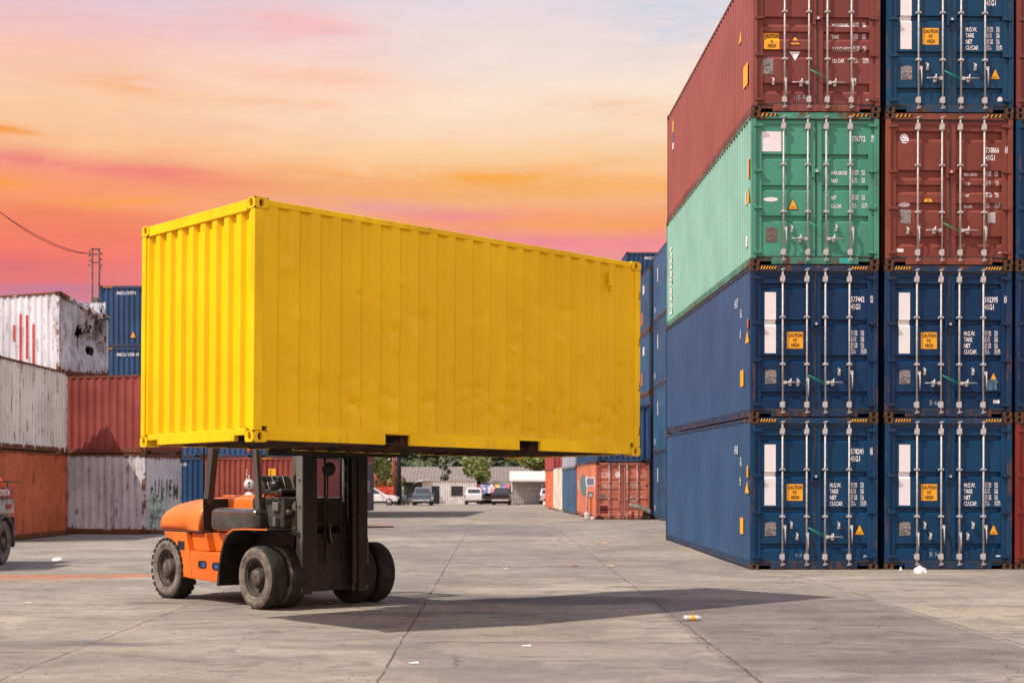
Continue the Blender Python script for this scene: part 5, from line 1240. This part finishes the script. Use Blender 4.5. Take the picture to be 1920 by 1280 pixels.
def vehicle(name, label, loc, yaw, col, kind='pickup', dark=False, detail=True):
    """x = right, y = forward, rear at y=0"""
    v = thing(name, label, 'pickup' if kind == 'pickup' else 'car', loc, (0, 0, R(yaw)), 'vehicles parked at the far end of the yard')
    cp = simple('car_paint_%.2f_%.2f' % (col[0], col[2]), col, .25, var=.05, coat=.6, spec=.5)
    L_ = 5.2; hw = .92
    if kind == 'pickup':
        low = [(0.0, .45), (0.0, 1.10), (1.65, 1.12), (1.66, 1.12), (4.1, 1.10), (5.0, .98), (5.2, .75), (5.2, .42)]
        cabp = [(1.66, 1.10), (1.85, 1.74), (2.15, 1.80), (3.1, 1.78), (4.05, 1.10)]
    else:
        low = [(0.05, .42), (0.0, 1.05), (4.0, 1.05), (5.0, .95), (5.15, .70), (5.1, .40)]
        cabp = [(.05, 1.05), (.35, 1.68), (.8, 1.76), (2.8, 1.74), (3.95, 1.05)]
    m_ = MB(); m_.prism(low, -hw, hw, 'x')
    b = obj('body', m_, cp, v, bevel=.06, seg=3)
    m_ = MB(); n = len(cabp)
    vs = []
    for (y, z) in cabp:
        k = .70+.17*(1.8-z)/.7; vs += [(-k, y, z), (k, y, z)]
    fs = [tuple(range(0, 2*n, 2)), tuple(range(1, 2*n, 2))[::-1]]+[(2*i, 2*i+1, 2*i+3, 2*i+2) for i in range(n-1)]
    m_.add(vs, fs); obj('cab', m_, cp, v, bevel=.05, seg=2)
    g = MB(); y0, z0 = cabp[0]; y1, z1_ = cabp[1]
    g.add([(-.70, y0+(y1-y0)*.22-.03, z0+(z1_-z0)*.22), (.70, y0+(y1-y0)*.22-.03, z0+(z1_-z0)*.22), (.60, y0+(y1-y0)*.86-.03, z0+(z1_-z0)*.86), (-.60, y0+(y1-y0)*.86-.02, z0+(z1_-z0)*.86)], [(0, 1, 2, 3)]); obj('rear_window', g, GLASS, v)
    ye, yf = cabp[-1][0], cabp[-2][0]
    for s in (-1, 1):
        g = MB(); k0, k1 = .865, .748; ya_ = cabp[1][0]+.15
        g.add([(s*k0, ya_-.05, 1.16), (s*k0, ye-.30, 1.16), (s*k1, yf-.02, 1.66), (s*k1, ya_+.1, 1.66)], [(0, 1, 2, 3)]); obj('side_window', g, GLASS, v)
        g = MB(); g.box(s*.90-.04, s*.90+.04, -.02, .05, .72, 1.02); obj('tail_light', g, simple('tail_red', (.28, .01, .01), .3), v)
        g = MB(); g.box(min(s*.92, s*1.10), max(s*.92, s*1.10), ye-.55, ye-.42, 1.12, 1.28); obj('mirror', g, cp, v)
        g = MB(); g.box(s*.70-.18, s*.70+.18, 5.14, 5.19, .72, .88); obj('headlight', g, simple('lamp_clear', (.6, .6, .6), .2), v)
        for yy_ in (1.05, 4.3):
            g = MB(); g.lathe([(.001, s*.93), (.20, s*.93), (.22, s*.90)], 'x', (0, yy_, .37), 20, 1); g.lathe([(.22, s*.90), (.24, s*.935), (.34, s*.935), (.37, s*.90), (.37, s*.70), (.001, s*.70)], 'x', (0, yy_, .37), 20, 0)
            obj('wheel', g, [DARK(), simple('alloy', (.35, .34, .33), .4, .5)], v)
    g = MB(); g.box(-.86, .86, -.16, .02, .42, .60); obj('rear_bumper', g, simple('bumper_pale' if not dark else 'bumper_dark', (.45, .45, .44) if not dark else (.55, .52, .45), .4, .3), v, bevel=.03)
    g = MB(); g.box(-.22, .22, -.175, -.165, .47, .58); obj('number_plate', g, simple('plate_white', (.6, .6, .58), .5), v)
    g = MB(); g.box(-.80, .80, .1, 5.0, .25, .45); obj('underbody', g, DARK(), v)
    if kind == 'pickup':
        g = MB(); g.box(-.78, .78, -.012, .0, .66, 1.06); obj('tailgate', g, cp, v, bevel=.01)
    return v
vehicle('pickup_truck', 'blue grey pickup seen from behind, left of the white site office door', gl(-8.9, 142), 0, (.085, .12, .16))
vehicle('pickup_truck', 'white pickup seen from behind, right of the site office window', gl(-4.1, 154), 0, (.70, .69, .68))
vehicle('pickup_truck', 'black pickup seen from behind, before the printed awning', gl(-1.2, 148), -3, (.012, .011, .011), dark=True)
vehicle('parked_car', 'white car seen from the side, its nose pointing right at the dark pole', gl(-16.6, 145.5), -90, (.74, .73, .72), 'suv')
vehicle('parked_car', 'dark car half hidden in shade under the printed awning', gl(-2.75, 169.5), 0, (.03, .04, .06), 'suv')
vehicle('parked_car', 'pale silver car before the canopy cabin, half hidden by the orange red container', gl(3.95, 157), 0, (.50, .51, .55), 'suv')
# motorcycle
mc = thing('motorcycle', 'small blue motorcycle parked left of the blue grey pickup', 'motorcycle', gl(-10.5, 143.5), (0, 0, R(20)))
for y_ in (-.6, .6): m_ = MB(); m_.lathe([(.17, -.04), (.27, -.05), (.30, 0), (.27, .05), (.17, .04), (.17, -.04)], 'x', (0, y_, .30), 18); m_.box(-.01, .01, y_-.25, y_+.25, .29, .31); obj('wheel', m_, DARK(), mc)
m_ = MB(); m_.prism([(-.5, .75), (-.1, .55), (.25, .6), (.45, .95), (.30, .98), (.1, .78), (-.45, .86)], -.12, .12, 'x'); obj('body', m_, simple('bike_blue', (.03, .08, .2), .3), mc, bevel=.03)
m_ = MB(); m_.box(-.13, .13, -.5, .0, .84, .90); obj('seat', m_, BLKP, mc, bevel=.03)
m_ = MB(); m_.tube([(-.32, .40, 1.02), (.32, .40, 1.02)], .015, 6); m_.tube([(0, .4, 1.02), (0, .6, .3)], .025, 6); obj('handlebar', m_, simple('lever_chrome', (.35, .33, .3), .3), mc)
m_ = MB(); m_.tube([(.13, .0, .35), (.13, -.6, .40)], .04, 8); obj('exhaust', m_, simple('lever_chrome', (.35, .33, .3), .3), mc)
# dark pole with brown pipe, red crane behind the white car
dp = thing('utility_pole', 'thick dark pole with a rusty pipe strapped to it, beside the white car', 'pole', gl(-11.55, 147.5))
m_ = MB(); m_.tube([(0, 0, 0), (0, 0, 9)], [.25, .22], 12); obj('pole', m_, simple('pole_dark', (.022, .018, .016), .9, var=.5, vs=2), dp)
m_ = MB(); m_.tube([(-.38, 0, 0), (-.38, 0, 9)], .10, 8); m_.box(-.5, .1, -.12, .12, 3.1, 3.35); m_.box(-.62, -.2, -.14, .14, 4.3, 4.6); m_.tube([(.15, 0, 2.9), (.55, 0, 2.75), (.60, 0, 2.3)], .14, 8); obj('pipe', m_, simple('pipe_rust', (.14, .07, .045), .8, var=.5, vs=2), dp)
m_ = MB(); m_.tube([(.42, 0, 0), (.42, 0, 1.9)], .13, 8); obj('pipe', m_, simple('pipe_grey', (.2, .18, .16), .8, var=.4), dp)
cr = thing('red_crane', 'small red crane with slanting boom behind the white car', 'crane', gl(-14.2, 151))
REDC = simple('crane_red', (.55, .06, .03), .5, var=.3, vs=2)
m_ = MB(); m_.box(.2, 1.9, -.6, .6, .8, 1.85); obj('base', m_, REDC, cr, bevel=.05)
m_ = MB(); m_.tube([(-.9, 0, 3.9), (.9, 0, 1.8)], .10, 6); obj('boom', m_, REDC, cr)
m_ = MB(); m_.tube([(-.9, 0, 2.9), (.2, 0, 1.8)], .09, 6); obj('strut', m_, REDC, cr)
m_ = MB(); m_.tube([(1.75, 0, 1.8), (1.75, 0, 5.6)], .07, 6); obj('mast', m_, REDC, cr)
m_ = MB(); m_.tube([(1.25, 0, 1.8), (1.25, 0, 2.6)], .08, 6); obj('post', m_, REDC, cr)
# red and white bollard
p0 = at(1021, 950, 131)
bl_ = thing('bollard', 'red and white bollard at the foot of the orange red container', 'bollard', gl(p0.x, 131))
m_ = MB(); m_.lathe([(.001, 0), (.14, 0), (.12, .45), (.001, .45)], 'z', n=12); obj('base', m_, WHT(), bl_); m_ = MB(); m_.lathe([(.001, .45), (.12, .45), (.10, .75), (.001, .77)], 'z', n=12); obj('cap', m_, REDC, bl_)

# ------------------------------------------------------------ trees
def leafmat(name, c):
    if name in MATS: return MATS[name]
    m = bpy.data.materials.new(name); m.use_nodes = True; t = NT(m.node_tree); b = t.n['Principled BSDF']
    oc = t.new('ShaderNodeTexCoord').outputs['Object']; n = t.noise(oc, .8, 4); n2 = t.noise(oc, 5, 3)
    col = t.mix(t.ss(n, .3, .7), tuple(v*.55 for v in c), c); col = t.mix(t.ss(n2, .55, .8, 0, .6), col, tuple(min(1, v*1.7+.02) for v in c))
    t.put(b.inputs['Base Color'], col); b.inputs['Roughness'].default_value = .6
    try: b.inputs['Subsurface Weight'].default_value = 0
    except Exception: pass
    MATS[name] = m; return m
BARK = simple('bark', (.07, .055, .042), .95, var=.4, vs=4, bump=.6, bs=15)
def tree(label, x, y, h, cr, col, seed, base=1.5, n=3600, leaf=.24, name='leafy_tree'):
    rnd = random.Random(seed); root = thing(name, label, 'tree', gl(x, y), group=None)
    m_ = MB(); m_.tube([(0, 0, 0), (rnd.uniform(-.2, .2), 0, h*.3), (rnd.uniform(-.3, .3), .1, h*.62)], [.22, .17, .08], 8)
    cl = []
    for k in range(9):
        a = rnd.uniform(0, 2*PI); r = rnd.uniform(.25, .8)*cr; z = base+(h-base)*rnd.uniform(.15, .9)
        p = Vector((r*math.cos(a), r*math.sin(a), z)); cl.append((p, rnd.uniform(.28, .5)*cr))
        st = Vector((0, 0, h*rnd.uniform(.22, .55))); m_.tube([st, st.lerp(p, .6)+Vector((0, 0, .2)), p], [.09, .05, .02], 5)
    cl.append((Vector((0, 0, h*.85)), cr*.45))
    obj('trunk', m_, BARK, root)
    vs = []; fs = []
    for i in range(n):
        c, r = rnd.choice(cl)
        d = Vector((rnd.gauss(0, 1), rnd.gauss(0, 1), rnd.gauss(0, .85)))
        d = d.normalized()*r*rnd.uniform(.55, 1.08)*(1+.25*mnoise.noise(d*2))
        p = c+d; u = Vector((rnd.gauss(0, 1), rnd.gauss(0, 1), rnd.gauss(0, 1))).normalized(); v = u.orthogonal().normalized()
        s = leaf*rnd.uniform(.6, 1.3); k = len(vs)
        vs += [p-u*s, p+v*s*.5, p+u*s, p-v*s*.5]; fs.append((k, k+1, k+2, k+3))
    obj('crown', MB().add(vs, fs), leafmat('leaf_%.3f' % col[1], col), root)
def palm(label, x, y, h, seed, col=(.05, .10, .03)):
    rnd = random.Random(seed); root = thing('palm_tree', label, 'palm', gl(x, y))
    m_ = MB(); m_.tube([(0, 0, 0), (.1, 0, h*.5), (.25, 0, h)], [.18, .14, .12], 8); obj('trunk', m_, BARK, root)
    vs = []; fs = []
    for k in range(15):
        a = 2*PI*k/15+rnd.uniform(-.2, .2); up = rnd.uniform(.1, 1.0); L_ = rnd.uniform(2.2, 3.0); prev = None
        n0 = len(vs); vs.append(Vector((.25, 0, h)))
        for i in range(13):
            u = i/12; p = Vector((.25+L_*u*math.cos(a), L_*u*math.sin(a), h+up*L_*u*.8-1.5*u*u*L_*.6)); sidev = Vector((-math.sin(a), math.cos(a), 0))
            for s in (-1, 1):
                w = .5*max(0, math.sin(PI*min(1, u+.12)))**.6; q = p+sidev*s*w+Vector((math.cos(a)*.2, math.sin(a)*.2, -.25*w)); m0 = len(vs)
                vs += [p, q]; fs.append((m0, prev if prev is not None else n0, m0+1))
            prev = m0
        obj('frond', MB().add([v_ for v_ in vs], fs), leafmat('leaf_%.3f' % col[1], col), root); vs = []; fs = []
LG, MG, DG, YG = (.24, .29, .075), (.15, .19, .07), (.055, .09, .045), (.30, .29, .09)
tree('bright green tree left of the dark utility pole', -16.2, 168, 9.5, 3.6, LG, 1, 1.0, 4200)
tree('yellow green tree far left behind the tiled building', -19.8, 176, 9, 3.2, YG, 2)
tree('round pale green tree before the tiled roof, behind the white pickup', -3.9, 170.3, 5.8, 1.9, LG, 3, 2.2, 2600, .20)
tree('thin grey green tree before the tiled roof above the site office', -7.9, 170.2, 5.0, .75, (.10, .12, .07), 4, 2.2, 700, .16)
tree('yellowish tree with red tints beside the cream canopy', 3.6, 172, 8, 2.4, YG, 5, .8, 3000)
for i, (x, y, h, c_, col, lab) in enumerate([(-12.0, 192, 10, 3.4, MG, 'olive green tree behind the left end of the tiled roof'), (-8.8, 196, 11, 3.6, DG, 'dark green tree behind the site office roof line'), (-5.8, 190, 9, 3.0, MG, 'mid green tree behind the middle of the tiled roof'),
                                             (-2.6, 195, 11, 3.6, DG, 'deep green tree behind the white pickup and tiled roof'), (.4, 191, 10, 3.0, DG, 'dark bushy tree above the black pickup'), (3.4, 196, 11, 3.8, DG, 'dark tree behind the cream canopy'),
                                             (-15.4, 198, 11, 4, DG, 'dark tree rising behind the bright green one'), (7.2, 190, 10, 3.6, MG, 'mid green tree behind the right row of containers'), (-20, 200, 11, 4, MG, 'olive tree at the far left end of the tree line')]):
    tree(lab, x, y, h, c_, col, 20+i, .5, 2600, .34)
palm('small palm with drooping fronds behind the tiled roof, left part', -11.6, 187, 5.2, 1, (.11, .13, .05))
palm('small palm behind the tiled roof above the site office window', -7.2, 187, 5.4, 2, (.10, .12, .05))
palm('small palm behind the tiled roof above the printed awning', -1.0, 187, 5.0, 3, (.09, .115, .045))
# a thick far belt of undergrowth closes the view behind the trees
rnd = random.Random(9); vs = []; fs = []
for i in range(9000):
    x = rnd.uniform(-60, 45); y = 203+rnd.uniform(-2, 5); hz = 5.5+2.2*mnoise.noise(Vector((x*.12, 0, 3)))+1.2*mnoise.noise(Vector((x*.5, 1, 3)))
    z = gz(x, y)+hz*rnd.random()**.7; u = Vector((rnd.gauss(0, 1), rnd.gauss(0, 1), rnd.gauss(0, 1))).normalized(); v = u.orthogonal().normalized(); s = .55*rnd.uniform(.6, 1.3); k = len(vs)
    vs += [(x+u.x*s, y+u.y*s, z+u.z*s), (x+v.x*s*.6, y+v.y*s*.6, z+v.z*s*.6), (x-u.x*s, y-u.y*s, z-u.z*s), (x-v.x*s*.6, y-v.y*s*.6, z-v.z*s*.6)]; fs.append((k, k+1, k+2, k+3))
o = obj('undergrowth', MB().add(vs, fs), leafmat('leaf_belt', (.08, .11, .05))); tag(o, 'dense dark green undergrowth closing the far end behind the trees', 'undergrowth'); o['kind'] = 'stuff'

# ------------------------------------------------------------ litter on the concrete
def crumple(name, label, cat, px, py, r, h, mat, seed, sx_=1.4):
    p = at(px, py, CAMZ*F/(py-HOR)); rnd = random.Random(seed); bm = bmesh.new(); bmesh.ops.create_icosphere(bm, subdivisions=3, radius=1)
    for v in bm.verts:
        n = 1+.25*mnoise.noise(v.co*1.6+Vector((seed, 0, 0)))+.10*mnoise.noise(v.co*5+Vector((seed, 0, 0)))
        v.co = Vector((v.co.x*n*r*sx_, v.co.y*n*r, max(-.15, v.co.z*n)*h+.15*h))
    me = bpy.data.meshes.new(name); bm.to_mesh(me); bm.free(); me.materials.append(mat)
    o = link(bpy.data.objects.new(name, me)); o.location = (p.x, p.y, gz(p.x, p.y)+.003); tag(o, label, cat); return o
BAG = simple('bag_white', (.80, .78, .80), .4, var=.12, vs=20)
crumple('plastic_bag', 'crumpled white plastic bag before the bottom door of the second stack', 'plastic bag', 1725, 1074, .085, .11, BAG, 1)
crumple('paper_scrap', 'small pinkish white scrap at the corner of the second stack bottom container', 'litter', 1689, 1070, .022, .07, BAG, 2, 1)
crumple('plastic_bag', 'small crumpled white bag on the concrete left of the forklift rear wheel', 'plastic bag', 107, 1051, .09, .06, BAG, 3)
for px, py, r, lab, c in ((1130, 1020, .10, 'curled tan dead leaf in the open yard right of the asphalt band', (.55, .30, .16)), (1077, 1062, .05, 'small reddish brown dead leaf left of a tan one', (.25, .09, .06)), (1144, 1062, .06, 'pale tan dead leaf on the joint line', (.5, .38, .22))):
    crumple('dead_leaf', lab, 'leaf', px, py, r, .03, simple('leaf_%d' % px, c, .7, var=.3, vs=20), px)
for i, (px, py, lab) in enumerate(((947, 1066, 'flat white paper scrap right of the forklift, farthest of three'), (776, 1243, 'flat white paper scrap nearest the camera'), (987, 1211, 'flat white paper scrap below the tip of the shadow'), (52, 1130, 'tiny white scrap on the left foreground concrete'))):
    p = at(px, py, CAMZ*F/(py-HOR)); m_ = MB(); m_.add([(-.045, -.03, .004), (.05, -.04, .006), (.04, .035, .012), (-.05, .03, .004)], [(0, 1, 2, 3)])
    o = obj('paper_scrap', m_, BAG); o.location = (p.x, p.y, .002); md = o.modifiers.new('t', 'SOLIDIFY'); md.thickness = .002; tag(o, lab, 'litter')
p = at(1298, 1163, CAMZ*F/(1163-HOR))
bt = thing('plastic_bottle', 'crushed clear plastic bottle with a yellow label in the foreground right', 'bottle', (p.x, p.y, .032), (0, 0, R(8)))
CLR = simple('bottle_clear', (.62, .62, .60), .15, var=.15, vs=20)
m_ = MB(); m_.lathe([(.001, -.10), (.030, -.10), (.034, -.07), (.030, -.03), (.030, .03), (.034, .05), (.022, .085), (.012, .10), (.012, .115), (.001, .115)], 'x', n=14); obj('body', m_, CLR, bt)
m_ = MB(); m_.lathe([(.031, -.028), (.033, -.026), (.033, .028), (.031, .03)], 'x', n=14); obj('paper_label', m_, YEL(), bt)
m_ = MB(); m_.lathe([(.001, -.115), (.014, -.115), (.014, -.098), (.001, -.098)], 'x', n=10); obj('cap', m_, simple('cap_orange', (.6, .25, .05), .5), bt)
rnd = random.Random(4); vs = []; fs = []
for i in range(1500):
    y = 11+rnd.random()**1.6*34; x = rnd.uniform(-.36, .36)*y; s = rnd.uniform(.003, .011)*(1.5 if rnd.random() < .08 else 1); k = len(vs); a = rnd.uniform(0, PI)
    if rnd.random() < .4: x = -1.15+3.18*rnd.choice((-1, 0, 1, 2))-.011*y+rnd.gauss(0, .10)+.17
    c_, s_ = math.cos(a)*s, math.sin(a)*s
    vs += [(x+c_, y+s_, .001), (x-s_, y+c_, .001), (x-c_, y-s_, .001), (x+s_, y-c_, .001), (x, y, .001+s*.9)]
    fs += [(k, k+1, k+4), (k+1, k+2, k+4), (k+2, k+3, k+4), (k+3, k, k+4)]
o = obj('grit', MB().add(vs, fs), simple('grit_stone', (.22, .19, .16), .95, var=.6, vs=1.5)); tag(o, 'loose grit and tiny stones scattered over the concrete', 'grit'); o['kind'] = 'stuff'
